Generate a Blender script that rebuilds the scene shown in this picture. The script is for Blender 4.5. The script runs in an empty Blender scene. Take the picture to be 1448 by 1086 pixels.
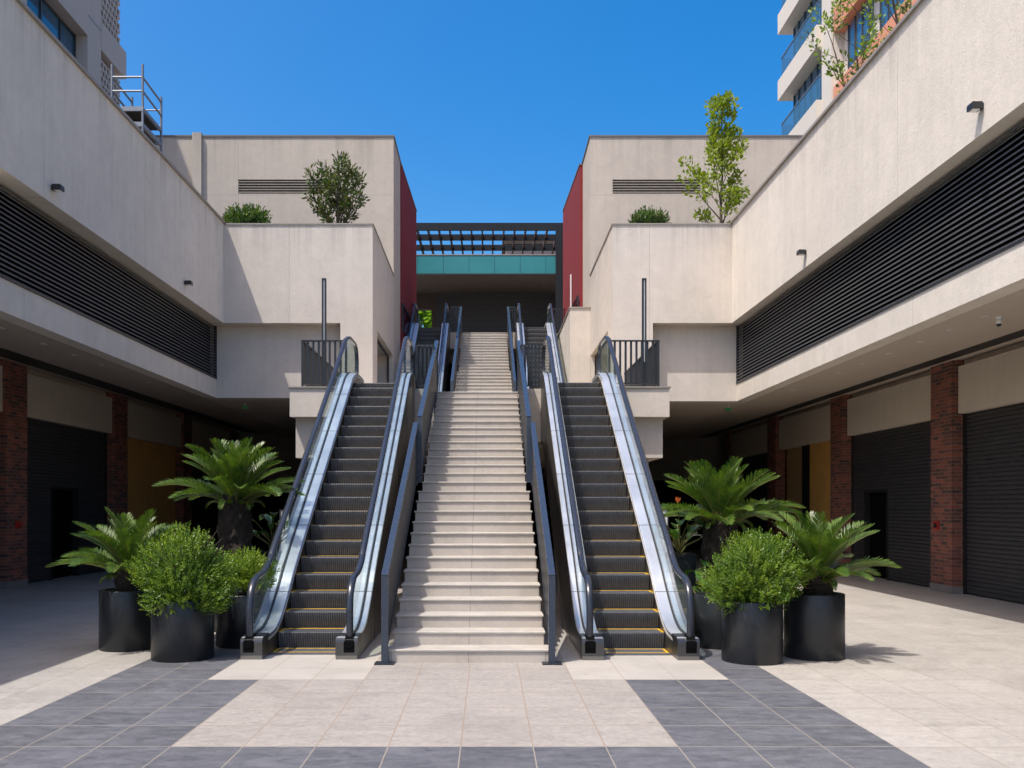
import bpy, math, random
from mathutils import Vector, Matrix

scene = bpy.context.scene
COL = scene.collection
R = math.radians
rnd = random.Random(7)

# ------------------------------------------------------------------ materials
def nmat(name):
    m = bpy.data.materials.new(name); m.use_nodes = True
    nt = m.node_tree
    for n in list(nt.nodes): nt.nodes.remove(n)
    out = nt.nodes.new('ShaderNodeOutputMaterial')
    return m, nt, out
class G:
    """tiny node-graph helper"""
    def __init__(s, name):
        s.m, s.nt, s.out = nmat(name)
    def n(s, t, **kw):
        nd = s.nt.nodes.new(t)
        for k, v in kw.items(): setattr(nd, k, v)
        return nd
    def l(s, a, b): s.nt.links.new(a, b)
    def val(s, sock, v):
        if hasattr(v, 'is_linked'): s.l(v, sock)
        else: sock.default_value = v
    def math(s, op, a, b=0.0, c=None, clamp=False):
        nd = s.n('ShaderNodeMath', operation=op); nd.use_clamp = clamp
        s.val(nd.inputs[0], a); s.val(nd.inputs[1], b)
        if c is not None: s.val(nd.inputs[2], c)
        return nd.outputs[0]
    def pos(s):
        g = s.n('ShaderNodeNewGeometry'); return g.outputs['Position']
    def xyz(s, v):
        x = s.n('ShaderNodeSeparateXYZ'); s.l(v, x.inputs[0]); return x.outputs
    def comb(s, x, y, z):
        c = s.n('ShaderNodeCombineXYZ'); s.val(c.inputs[0], x); s.val(c.inputs[1], y); s.val(c.inputs[2], z); return c.outputs[0]
    def scale(s, v, sc):
        m = s.n('ShaderNodeVectorMath', operation='MULTIPLY'); s.l(v, m.inputs[0]); m.inputs[1].default_value = sc; return m.outputs[0]
    def noise(s, v, scale, detail=4, rough=.55, dist=0):
        t = s.n('ShaderNodeTexNoise'); s.l(v, t.inputs['Vector'])
        t.inputs['Scale'].default_value = scale; t.inputs['Detail'].default_value = detail
        t.inputs['Roughness'].default_value = rough; t.inputs['Distortion'].default_value = dist
        return t.outputs[0]
    def ramp(s, f, stops):
        r = s.n('ShaderNodeValToRGB'); e = r.color_ramp.elements
        while len(e) < len(stops): e.new(.5)
        for el, (p, c) in zip(e, stops):
            el.position = p; el.color = (c, c, c, 1) if isinstance(c, (int, float)) else (*c, 1)
        s.l(f, r.inputs[0]); return r.outputs[0]
    def mix(s, f, a, b, mode='MIX'):
        m = s.n('ShaderNodeMix', data_type='RGBA', blend_type=mode)
        s.val(m.inputs[0], f)
        for sock, v in ((m.inputs[6], a), (m.inputs[7], b)):
            if isinstance(v, (tuple, list)): sock.default_value = (*v[:3], 1)
            else: s.l(v, sock)
        return m.outputs[2]
    def bump(s, h, strength=.2, dist=.01, normal=None):
        b = s.n('ShaderNodeBump'); b.inputs['Strength'].default_value = strength; b.inputs['Distance'].default_value = dist
        s.l(h, b.inputs['Height'])
        if normal is not None: s.l(normal, b.inputs['Normal'])
        return b.outputs[0]
    def bsdf(s, col, rough=.6, metal=0., spec=.5, normal=None, **kw):
        p = s.n('ShaderNodeBsdfPrincipled')
        if isinstance(col, (tuple, list)): p.inputs['Base Color'].default_value = (*col[:3], 1)
        else: s.l(col, p.inputs['Base Color'])
        s.val(p.inputs['Roughness'], rough); s.val(p.inputs['Metallic'], metal)
        p.inputs['Specular IOR Level'].default_value = spec
        if normal is not None: s.l(normal, p.inputs['Normal'])
        for k, v in kw.items(): p.inputs[k].default_value = v
        return p.outputs[0]
    def done(s, sh):
        s.l(sh, s.out.inputs[0]); return s.m

def stucco(name, col, jy=None, jx=None, jz=None, var=.13, streak=.11, ztop=None):
    """rendered wall: mottling, faint vertical weathering, hairline joints at world coordinates, fine trowel bump"""
    g = G(name); p = g.pos(); o = g.xyz(p)
    n1 = g.noise(p, .55, 5, .6); n2 = g.noise(p, 3.2, 5, .62, .6); n3 = g.noise(g.scale(p, (7, 7, .32)), 1.0, 4, .6)
    f = g.math('ADD', g.math('MULTIPLY', g.math('SUBTRACT', n1, .5), var * 2.2), g.math('MULTIPLY', g.math('SUBTRACT', n2, .5), var * 1.8))
    f = g.math('ADD', f, g.math('MULTIPLY', g.math('SUBTRACT', g.noise(p, 13, 5, .7, 1.5), .5), var * 1.3))
    f = g.math('ADD', f, g.math('MULTIPLY', g.math('SUBTRACT', n3, .5), streak * 1.6))
    f = g.math('ADD', f, 1.0)
    sp = g.ramp(g.noise(p, 21, 3, .7), [(.26, .86), (.36, 1.0)])
    f = g.math('MULTIPLY', f, sp)
    if ztop:
        mk = g.math('DIVIDE', g.math('SUBTRACT', o[2], ztop - 1.5), 1.5, clamp=True)
        rs = g.ramp(g.noise(g.scale(p, (3.1, 3.1, .06)), 1., 4, .7), [(.47, 0.), (.68, 1.)])
        f = g.math('MULTIPLY', f, g.math('SUBTRACT', 1., g.math('MULTIPLY', g.math('MULTIPLY', mk, mk), g.math('MULTIPLY', rs, .26))))
    jm = None
    def join(coord, pitch, off):
        a = g.math('ABSOLUTE', g.math('SUBTRACT', g.math('FRACT', g.math('DIVIDE', g.math('ADD', coord, 100 * pitch - off + pitch * .5), pitch)), .5))
        return g.math('LESS_THAN', g.math('MULTIPLY', a, pitch), .007)
    for c, j in ((o[1], jy), (o[0], jx), (o[2], jz)):
        if j:
            q = join(c, *j); jm = q if jm is None else g.math('MAXIMUM', jm, q)
    tint = g.mix(n2, tuple(c * .985 for c in col), (col[0] * 1.01, col[1] * 1.0, col[2] * .985))
    cc = g.mix(1.0, tint, g.comb(f, f, f), 'MULTIPLY')
    h = g.math('ADD', g.noise(p, 9, 6, .7, 1.2), g.math('MULTIPLY', g.noise(p, 55, 3, .6), .5))
    if jm is not None:
        cc = g.mix(g.math('MULTIPLY', jm, .38), cc, tuple(c * .3 for c in col))
    return g.done(g.bsdf(cc, .88, 0, .25, g.bump(h, .42, .014)))

def tiles(name, c1, c2, grout, w=.53, d=.645, x0=-.2, y0=6.617, rough=.5, vein=.12, var=.1):
    g = G(name); p = g.pos(); o = g.xyz(p)
    u = g.math('DIVIDE', g.math('SUBTRACT', o[0], x0), w); v = g.math('DIVIDE', g.math('SUBTRACT', o[1], y0), d)
    fu = g.math('FRACT', g.math('ADD', u, 500.)); fv = g.math('FRACT', g.math('ADD', v, 500.))
    eu = g.math('MULTIPLY', g.math('MINIMUM', fu, g.math('SUBTRACT', 1., fu)), w)
    ev = g.math('MULTIPLY', g.math('MINIMUM', fv, g.math('SUBTRACT', 1., fv)), d)
    jm = g.math('LESS_THAN', g.math('MINIMUM', eu, g.math('MULTIPLY', ev, .8)), .0042)
    cell = g.comb(g.math('FLOOR', g.math('ADD', u, 500.)), g.math('FLOOR', g.math('ADD', v, 500.)), 0.)
    wn = g.n('ShaderNodeTexWhiteNoise', noise_dimensions='3D'); g.l(cell, wn.inputs['Vector'])
    sh = g.n('ShaderNodeVectorMath', operation='ADD'); g.l(p, sh.inputs[0]); g.l(g.scale(wn.outputs['Color'], (9, 9, 0)), sh.inputs[1])
    q = sh.outputs[0]
    n1 = g.noise(g.scale(q, (2.2, 5, 1)), 1.6, 6, .65, .8); n2 = g.noise(q, 17, 6, .78, .5); n0 = g.noise(p, .45, 3, .5)
    f = g.math('ADD', g.math('MULTIPLY', g.math('SUBTRACT', wn.outputs['Value'], .5), var), g.math('MULTIPLY', g.math('SUBTRACT', n1, .5), vein * 2.6))
    f = g.math('ADD', f, g.math('MULTIPLY', g.math('SUBTRACT', n2, .5), vein * 3.0))
    f = g.math('ADD', f, g.math('MULTIPLY', g.math('SUBTRACT', n0, .5), .16))
    f = g.math('ADD', f, 1.)
    spots = g.ramp(g.noise(p, 2.3, 6, .75), [(.30, .84), (.40, 1.)])
    f = g.math('MULTIPLY', f, spots)
    f = g.math('MULTIPLY', f, g.ramp(g.noise(p, 8.5, 2, .5), [(.235, .72), (.27, 1.)]))
    f = g.math('MULTIPLY', f, g.ramp(g.noise(p, .8, 5, .7, 1.), [(.33, .86), (.52, 1.)]))
    col = g.mix(n1, c1, c2)
    col = g.mix(1., col, g.comb(f, f, f), 'MULTIPLY')
    col = g.mix(jm, col, grout)
    rr = g.math('ADD', rough, g.math('MULTIPLY', g.math('SUBTRACT', n1, .5), .3))
    hb = g.math('SUBTRACT', g.math('MULTIPLY', n2, .25), g.math('MULTIPLY', jm, 1.2))
    return g.done(g.bsdf(col, rr, 0, .4, g.bump(hb, .25, .004)))

def paint(name, col, rough=.4, var=.12, metal=0., spec=.5, dirt=.0, bump=.05, scale=6):
    g = G(name); p = g.pos()
    n = g.noise(p, scale, 5, .65); n2 = g.noise(p, scale * 9, 3, .6)
    f = g.math('ADD', 1. - var * .5 , g.math('MULTIPLY', g.math('SUBTRACT', n, .5), var * 3))
    f = g.math('ADD', f, g.math('MULTIPLY', g.math('SUBTRACT', n2, .5), var))
    c = g.mix(1., (*col,), g.comb(f, f, f), 'MULTIPLY')
    rr = g.math('ADD', rough - .08, g.math('MULTIPLY', n, .16))
    return g.done(g.bsdf(c, rr, metal, spec, g.bump(n2, bump, .004) if bump > 0 else None))

def brushed(name, col, rough, ax=(1, 40, 40), metal=1.):
    g = G(name); p = g.pos()
    n = g.noise(g.scale(p, ax), 3, 4, .6); n1 = g.noise(p, 1.3, 5, .65); n2 = g.noise(p, 14, 3, .6)
    f = g.math('ADD', .86, g.math('ADD', g.math('MULTIPLY', n, .14), g.math('MULTIPLY', g.math('SUBTRACT', n1, .5), .45)))
    c = g.mix(1., (*col,), g.comb(f, f, f), 'MULTIPLY')
    rr = g.math('ADD', rough - .1, g.math('ADD', g.math('MULTIPLY', n1, .2), g.math('MULTIPLY', n2, .06)))
    return g.done(g.bsdf(c, rr, metal, .5, g.bump(g.math('ADD', n1, g.math('MULTIPLY', n, .2)), .08, .02)))

def brickmat(name):
    g = G(name); p = g.pos(); o = g.xyz(p)
    v = g.comb(g.math('ADD', o[0], o[1]), o[2], 0.)
    b = g.n('ShaderNodeTexBrick'); g.l(v, b.inputs['Vector'])
    b.inputs['Color1'].default_value = (.27, .085, .052, 1); b.inputs['Color2'].default_value = (.055, .036, .034, 1)
    b.inputs['Mortar'].default_value = (.20, .165, .14, 1)
    b.inputs['Scale'].default_value = 1; b.inputs['Mortar Size'].default_value = .006; b.inputs['Mortar Smooth'].default_value = .2
    b.inputs['Bias'].default_value = -.12; b.inputs['Brick Width'].default_value = .235; b.inputs['Row Height'].default_value = .0755
    n = g.noise(p, 26, 4, .7); n1 = g.noise(p, 1.2, 4, .6)
    f = g.math('ADD', .62, g.math('ADD', g.math('MULTIPLY', n, .5), g.math('MULTIPLY', n1, .3)))
    c = g.mix(1., b.outputs['Color'], g.comb(f, f, f), 'MULTIPLY')
    h = g.math('ADD', g.math('SUBTRACT', 1., b.outputs['Fac']), g.math('MULTIPLY', n, .4))
    return g.done(g.bsdf(c, .85, 0, .3, g.bump(h, .5, .012)))

def osb(name, col):
    g = G(name); p = g.pos()
    n = g.noise(g.scale(p, (16, 16, 3)), 1., 5, .7, 1.5); n2 = g.noise(p, 2, 3, .5)
    f = g.math('ADD', .55, g.math('ADD', g.math('MULTIPLY', n, .6), g.math('MULTIPLY', n2, .3)))
    c = g.mix(1., (*col,), g.comb(f, f, f), 'MULTIPLY')
    return g.done(g.bsdf(c, .7, 0, .3, g.bump(n, .2, .01)))

def glassmat(name, tint, refl=1.5, body=0.0, bodycol=(.5, .6, .6)):
    g = G(name)
    fr = g.n('ShaderNodeFresnel'); fr.inputs[0].default_value = refl
    t = g.n('ShaderNodeBsdfTransparent'); t.inputs[0].default_value = (*tint, 1)
    gl = g.n('ShaderNodeBsdfGlossy'); gl.inputs['Roughness'].default_value = .02
    base = t.outputs[0]
    if body > 0:
        df = g.n('ShaderNodeBsdfDiffuse'); df.inputs[0].default_value = (*bodycol, 1)
        mm = g.n('ShaderNodeMixShader'); mm.inputs[0].default_value = body
        g.l(base, mm.inputs[1]); g.l(df.outputs[0], mm.inputs[2]); base = mm.outputs[0]
    geo = g.n('ShaderNodeNewGeometry')
    fac = g.math('MULTIPLY', fr.outputs[0], g.math('SUBTRACT', 1., geo.outputs['Backfacing']))
    mx = g.n('ShaderNodeMixShader'); g.l(fac, mx.inputs[0]); g.l(base, mx.inputs[1]); g.l(gl.outputs[0], mx.inputs[2])
    return g.done(mx.outputs[0])

def leaf(name, c1, c2, rough=.4, trans=.3, scale=5.):
    g = G(name); p = g.pos()
    n = g.noise(p, scale, 3, .6); n2 = g.noise(p, scale * 7, 2, .6)
    c = g.mix(g.ramp(n, [(.3, 0.), (.7, 1.)]), c1, c2)
    f = g.math('ADD', .65, g.math('MULTIPLY', n2, .7))
    c = g.mix(1., c, g.comb(f, f, f), 'MULTIPLY')
    b = g.bsdf(c, rough, 0, .45)
    t = g.n('ShaderNodeBsdfTranslucent')
    g.l(g.mix(1., c, (1.5, 1.6, .7), 'MULTIPLY'), t.inputs[0])
    mx = g.n('ShaderNodeMixShader'); mx.inputs[0].default_value = trans
    g.l(b, mx.inputs[1]); g.l(t.outputs[0], mx.inputs[2])
    return g.done(mx.outputs[0])

WALL = (.56, .505, .445)
M = dict(
    wing=stucco('stucco_wing', (.65, .595, .52), jy=(4.05, 1.55), ztop=8.97),
    block=stucco('stucco_block', WALL, jx=(3.05, -5.05), ztop=8.94),
    upper=stucco('stucco_upper', (.485, .43, .37), jx=(3.62, -7.75), jz=(40., 11.46), var=.13, ztop=13.26),
    upside=stucco('stucco_upper_side', (.56, .495, .42), jy=(40., 29.3), jz=(40., 11.46), var=.13, ztop=13.26),
    plain=stucco('stucco_plain', WALL),
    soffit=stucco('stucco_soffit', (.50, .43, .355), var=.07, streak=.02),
    header=stucco('panel_header', (.55, .485, .40), var=.06, streak=.12),
    cap=paint('coping_metal', (.30, .265, .225), .5, .12),
    capdark=paint('coping_dark', (.16, .145, .13), .5, .12),
    red=stucco('red_cladding', (.20, .026, .031), jy=(1.25, 30.3), var=.10, streak=.06),
    teal=paint('teal_panel', (.030, .215, .235), .38, .10, bump=.02, scale=2),
    louvre=paint('louvre_black', (.085, .086, .090), .42, .2),
    void=paint('void_black', (.004, .004, .0045), .9, .05, spec=.05),  # near-black colour, stands in for unlit depth in openings and voids
    shutter=paint('shutter_black', (.046, .046, .048), .5, .25),
    shutter2=paint('shutter_charcoal', (.040, .040, .042), .5, .25),
    band=paint('soffit_band_black', (.010, .010, .011), .6, .1),
    brick=brickmat('brick'), footing=stucco('column_footing', (.20, .185, .17)),
    osb=osb('plywood_yellow', (.62, .34, .095)), osb2=osb('plywood_tan', (.40, .26, .115)),
    rail=paint('railing_paint', (.026, .036, .056), .27, .05, spec=.6, bump=.0),
    railb=paint('railing_bar', (.014, .017, .022), .42, .08, bump=.0),
    steel=brushed('stainless_deck', (.80, .82, .85), .31, (30, 1, 1), .80),
    darksteel=brushed('stainless_side', (.26, .245, .225), .34, (1, 40, 40)),
    newel=brushed('stainless_newel', (.115, .112, .11), .34, (30, 30, 2)),
    rubber=paint('handrail_rubber', (.020, .024, .036), .28, .03, spec=.55, bump=.0),
    black=paint('black_plastic', (.010, .010, .011), .5, .1),
    tread=paint('step_aluminium', (.088, .092, .10), .45, .25, metal=.0, scale=9),
    yellow=paint('step_yellow', (.62, .36, .02), .5, .3, scale=12),
    brush=paint('skirt_strip', (.62, .61, .58), .35, .1, metal=.5),
    glass=glassmat('balustrade_glass', (.90, .965, .945), 1.5, .06, (.60, .72, .70)),
    stone=tiles('stair_stone', (.47, .42, .365), (.40, .355, .305), (.26, .23, .19), w=.87, d=50., x0=-.22, y0=-20, rough=.6, vein=.13, var=.04),
    nosing=paint('stair_nosing', (.43, .395, .345), .55, .22, scale=3.3),
    slate=tiles('slate_tile', (.072, .076, .090), (.135, .135, .145), (.26, .225, .18), rough=.55, vein=.34, var=.16),
    tile=tiles('beige_tile', (.335, .307, .277), (.245, .222, .198), (.25, .185, .135), rough=.58, vein=.32, var=.06),
    cream=tiles('cream_tile', (.39, .363, .33), (.295, .273, .245), (.24, .20, .15), rough=.58, vein=.27, var=.1),
    pale=tiles('pale_tile', (.42, .39, .35), (.345, .32, .285), (.27, .225, .17), rough=.55, vein=.07, var=.05),
    pot=paint('planter_black', (.016, .018, .021), .40, .45, scale=4),
    soil=paint('soil', (.035, .025, .017), .95, .5, bump=.6, scale=20),
    bark=paint('palm_bark', (.032, .021, .013), .9, .6, bump=.8, scale=14),
    wood=paint('tree_bark', (.085, .064, .045), .9, .4, bump=.6, scale=12),
    palm=leaf('palm_leaf', (.024, .066, .012), (.105, .165, .018), .42, .22, 6.),
    palmstem=paint('palm_stem', (.16, .15, .04), .5, .2),
    box=leaf('boxwood_leaf', (.050, .118, .012), (.150, .230, .018), .42, .32, 4.),
    boxl=leaf('boxwood_leaf_pale', (.12, .20, .014), (.21, .28, .022), .42, .35, 4.),
    laurel=leaf('laurel_leaf', (.035, .085, .018), (.085, .135, .022), .42, .25, 3.),
    olive=leaf('olive_leaf', (.055, .075, .026), (.120, .125, .032), .5, .25, 3.),
    spring=leaf('spring_leaf', (.14, .205, .018), (.25, .30, .026), .45, .4, 3.),
    greytree=leaf('roof_shrub_leaf', (.060, .085, .03), (.10, .13, .04), .5, .25, 4.),
    far=leaf('far_leaf', (.08, .20, .015), (.20, .33, .03), .5, .45, 1.),
    strel=leaf('strelitzia_leaf', (.030, .085, .022), (.070, .14, .030), .3, .25, 3.),
    orange=paint('orange_petal', (.70, .14, .02), .5, .2),
    lightgrey=paint('aluminium', (.21, .225, .245), .45, .15, metal=.5),
    plank=paint('scaffold_deck', (.040, .036, .032), .8, .3),
    lampwhite=paint('diffuser_white', (.80, .80, .78), .4, .03),
    lampblack=paint('lamp_black', (.018, .019, .022), .4, .1),
    redplastic=paint('red_plastic', (.42, .03, .02), .4, .1),
    greenplastic=paint('green_plastic', (.05, .30, .10), .4, .1),
    white=paint('white_panel', (.72, .72, .70), .4, .05),
    tower=stucco('tower_render', (.47, .42, .37), var=.06, streak=.06),
    towerwhite=stucco('tower_white', (.60, .55, .48), var=.04, streak=.05),
    salmon=stucco('tower_salmon', (.62, .27, .17), var=.05, streak=.05),
    winglass=paint('window_glass', (.035, .12, .21), .06, .25, spec=1., bump=.0, scale=.4),
    winframe=paint('window_frame', (.045, .05, .06), .4, .1),
    balglass=glassmat('balcony_glass', (.50, .72, .80), 1.7, .18, (.22, .42, .52)),
    smoked=glassmat('smoked_mesh', (.78, .75, .76), 1.04),
    pergola=paint('pergola_steel', (.010, .012, .016), .5, .15, spec=.3),
    rafter=paint('pergola_timber', (.115, .058, .036), .6, .3),
    grey=stucco('grey_render', (.27, .24, .235)),
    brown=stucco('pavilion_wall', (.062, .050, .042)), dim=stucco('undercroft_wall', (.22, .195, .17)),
)

# ------------------------------------------------------------------ mesh builder
class MB:
    def __init__(s): s.v = []; s.f = []; s.mi = []; s.sm = []
    def add(s, vs, fs, mi=0, smooth=False):
        b = len(s.v); s.v += [tuple(v) for v in vs]
        for f in fs: s.f.append([b + i for i in f]); s.mi.append(mi); s.sm.append(smooth)
    def box(s, x0, x1, y0, y1, z0, z1, mi=0):
        if x0 > x1: x0, x1 = x1, x0
        if y0 > y1: y0, y1 = y1, y0
        if z0 > z1: z0, z1 = z1, z0
        s.add([(x0, y0, z0), (x1, y0, z0), (x1, y1, z0), (x0, y1, z0), (x0, y0, z1), (x1, y0, z1), (x1, y1, z1), (x0, y1, z1)],
              [(0, 3, 2, 1), (4, 5, 6, 7), (0, 1, 5, 4), (1, 2, 6, 5), (2, 3, 7, 6), (3, 0, 4, 7)], mi); return s
    def prism_x(s, poly, x0, x1, mi=0):      # poly in (y,z)
        if x0 > x1: x0, x1 = x1, x0
        a = sum(poly[i][0] * poly[(i + 1) % len(poly)][1] - poly[(i + 1) % len(poly)][0] * poly[i][1] for i in range(len(poly)))
        if a < 0: poly = poly[::-1]
        n = len(poly)
        s.add([(x0, y, z) for y, z in poly] + [(x1, y, z) for y, z in poly],
              [tuple(range(n))[::-1], tuple(range(n, 2 * n))] + [(i, (i + 1) % n, n + (i + 1) % n, n + i) for i in range(n)], mi); return s
    def prism_z(s, poly, z0, z1, mi=0):      # poly in (x,y)
        a = sum(poly[i][0] * poly[(i + 1) % len(poly)][1] - poly[(i + 1) % len(poly)][0] * poly[i][1] for i in range(len(poly)))
        if a < 0: poly = poly[::-1]
        n = len(poly)
        s.add([(x, y, z0) for x, y in poly] + [(x, y, z1) for x, y in poly],
              [tuple(range(n))[::-1], tuple(range(n, 2 * n))] + [(i, (i + 1) % n, n + (i + 1) % n, n + i) for i in range(n)], mi); return s
    def prism_y(s, poly, y0, y1, mi=0):      # poly in (x,z)
        if y0 > y1: y0, y1 = y1, y0
        a = sum(poly[i][0] * poly[(i + 1) % len(poly)][1] - poly[(i + 1) % len(poly)][0] * poly[i][1] for i in range(len(poly)))
        if a < 0: poly = poly[::-1]
        n = len(poly)
        s.add([(x, y0, z) for x, z in poly] + [(x, y1, z) for x, z in poly],
              [tuple(range(n)), tuple(range(n, 2 * n))[::-1]] + [((i + 1) % n, i, n + i, n + (i + 1) % n) for i in range(n)], mi); return s
    def tube(s, pts, rad, n=6, mi=0, smooth=True, cap=True):
        pts = [Vector(p) for p in pts]
        if not isinstance(rad, (list, tuple)): rad = [rad] * len(pts)
        rings = []; up = None
        for i, p in enumerate(pts):
            d = (pts[min(i + 1, len(pts) - 1)] - pts[max(i - 1, 0)])
            if d.length < 1e-9: d = Vector((0, 0, 1))
            d.normalize()
            if up is None: up = Vector((0, 0, 1)) if abs(d.z) < .9 else Vector((1, 0, 0))
            a = d.cross(up)
            if a.length < 1e-4: a = d.cross(Vector((1, .3, 0)))
            a.normalize(); b = a.cross(d).normalized(); up = b
            rings.append([p + (a * math.cos(2 * math.pi * k / n) + b * math.sin(2 * math.pi * k / n)) * rad[i] for k in range(n)])
        base = [v for r in rings for v in r]; fs = []
        for i in range(len(rings) - 1):
            for k in range(n):
                fs.append((i * n + k, i * n + (k + 1) % n, (i + 1) * n + (k + 1) % n, (i + 1) * n + k))
        s.add(base, fs, mi, smooth)
        if cap:
            s.add(rings[0], [tuple(range(n))[::-1]], mi); s.add(rings[-1], [tuple(range(n))], mi)
        return s
    def lathe(s, prof, cx, cy, cz=0, n=40, mi=0, smooth=True):
        vs = []
        for r, z in prof:
            vs += [(cx + r * math.cos(2 * math.pi * k / n), cy + r * math.sin(2 * math.pi * k / n), cz + z) for k in range(n)]
        fs = [(i * n + k, i * n + (k + 1) % n, (i + 1) * n + (k + 1) % n, (i + 1) * n + k) for i in range(len(prof) - 1) for k in range(n)]
        s.add(vs, fs, mi, smooth); return s
    def sweep_yz(s, path, prof, x, mi=0, smooth=False, closed_prof=True):
        """sweep a profile [(dx, dn)] along a path [(y,z)]; n is the left normal (up for a path running +y)"""
        P = [Vector(p) for p in path]; m = len(prof); vs = []
        for i, p in enumerate(P):
            d = (P[min(i + 1, len(P) - 1)] - P[max(i - 1, 0)]).normalized(); nn = Vector((-d.y, d.x))
            for dx, dn in prof: vs.append((x + dx, p.x + nn.x * dn, p.y + nn.y * dn))
        fs = []
        for i in range(len(P) - 1):
            for k in range(m):
                fs.append((i * m + (k + 1) % m, i * m + k, (i + 1) * m + k, (i + 1) * m + (k + 1) % m))
        s.add(vs, fs, mi, smooth)
        s.add(vs[:m], [tuple(range(m))], mi); s.add(vs[-m:], [tuple(range(m))[::-1]], mi); return s
    def mesh(s, name, mats, origin=(0, 0, 0), smooth_all=False):
        me = bpy.data.meshes.new(name); o = origin
        me.from_pydata([(v[0] - o[0], v[1] - o[1], v[2] - o[2]) for v in s.v], [], s.f)
        for m in (mats if isinstance(mats, (list, tuple)) else [mats]): me.materials.append(m)
        me.polygons.foreach_set('material_index', s.mi)
        me.polygons.foreach_set('use_smooth', [True] * len(s.f) if smooth_all else s.sm)
        me.update(); return me

def origin_of(o):
    t = Vector((0, 0, 0))
    while o is not None: t = t + Vector(o.location); o = o.parent
    return t
def thing(name, label, cat, loc=(0, 0, 0), group=None, rz=0):
    o = bpy.data.objects.new(name, None); o.empty_display_size = .2; COL.objects.link(o)
    o.location = loc; o.rotation_euler.z = rz
    o['label'] = label; o['category'] = cat
    if group: o['group'] = group
    return o
def part(name, mb, mat, parent, label=None):
    """a mesh given in world coordinates (or, for prototypes at the origin, local ones) under its thing"""
    me = mb.mesh(name, mat, origin_of(parent))
    o = bpy.data.objects.new(name, me); COL.objects.link(o); o.parent = parent
    if label: o['label'] = label
    return o
def inst(name, me, parent, loc=(0, 0, 0), rot=(0, 0, 0), sc=1.):
    o = bpy.data.objects.new(name, me); COL.objects.link(o); o.parent = parent
    o.location = loc; o.rotation_euler = rot; o.scale = (sc, sc, sc) if isinstance(sc, (int, float)) else sc
    return o
def solo(name, mb, mat, label, cat, group=None, origin=(0, 0, 0)):
    me = mb.mesh(name, mat, origin); o = bpy.data.objects.new(name, me); COL.objects.link(o); o.location = origin
    o['label'] = label; o['category'] = cat
    if group: o['group'] = group
    return o
def struct(name, mb, mat):
    me = mb.mesh(name, mat); o = bpy.data.objects.new(name, me); COL.objects.link(o); o['kind'] = 'structure'; return o
KIDS = {}
def children(o): return [c for c in bpy.data.objects if c.parent == o]
def copy_tree(o, parent=None):
    c = o.copy(); COL.objects.link(c)
    c.parent = parent
    for ch in children(o): copy_tree(ch, c)
    return c
def dup(o, loc, label, rz=None, sc=None):
    c = copy_tree(o); c.location = loc; c['label'] = label
    if rz is not None: c.rotation_euler.z = rz
    if sc is not None: c.scale = (sc, sc, sc)
    return c
def catmull(P, k=6):
    P = [Vector(p) for p in P]; out = []
    for i in range(len(P) - 1):
        a, b, c, d = P[max(i - 1, 0)], P[i], P[i + 1], P[min(i + 2, len(P) - 1)]
        for j in range(k):
            t = j / k
            out.append(.5 * ((2 * b) + (c - a) * t + (2 * a - 5 * b + 4 * c - d) * t * t + (3 * b - a - 3 * c + d) * t ** 3))
    out.append(P[-1]); return out
def interp(path, y):
    for a, b in zip(path, path[1:]):
        if a[0] <= y <= b[0] and b[0] > a[0]:
            t = (y - a[0]) / (b[0] - a[0]); return a[1] + (b[1] - a[1]) * t
    return path[0][1] if y < path[0][0] else path[-1][1]

# ------------------------------------------------------------------ ground
Z0 = 0.0
g_ = MB()
big = 400.
BX0, BX1, IX0, IX1, PX0, PX1 = -3.91, 2.98, -2.32, 1.39, -2.85, 2.45
Y1 = 6.617; Y2 = 9.2; Y3 = 12.5; Y00 = 2.1
def sheet(mb, x0, x1, y0, y1, z, mi=0): mb.add([(x0, y0, z), (x1, y0, z), (x1, y1, z), (x0, y1, z)], [(0, 1, 2, 3)], mi)
sheet(g_, -big, big, -60, big, Z0)
struct('plaza_ground', g_, M['cream'])
d_ = MB()   # slate band: a U of dark tiles
sheet(d_, BX0, BX1, Y00, Y1, .004); sheet(d_, BX0, IX0, Y1, Y2, .004); sheet(d_, IX1, BX1, Y1, Y2, .004)
sheet(d_, BX0, PX0, Y2, Y3, .004); sheet(d_, PX1, BX1, Y2, Y3, .004)
struct('slate_paving', d_, M['slate'])
b_ = MB(); sheet(b_, IX0, IX1, Y1, Y2, .004); sheet(b_, -1.26, .86, Y2, 20., .004)
struct('beige_paving', b_, M['tile'])
p_ = MB(); sheet(p_, PX0, -1.26, Y2, 13., .004); sheet(p_, .86, PX1, Y2, 13., .004)
struct('pale_paving', p_, M['pale'])

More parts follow.
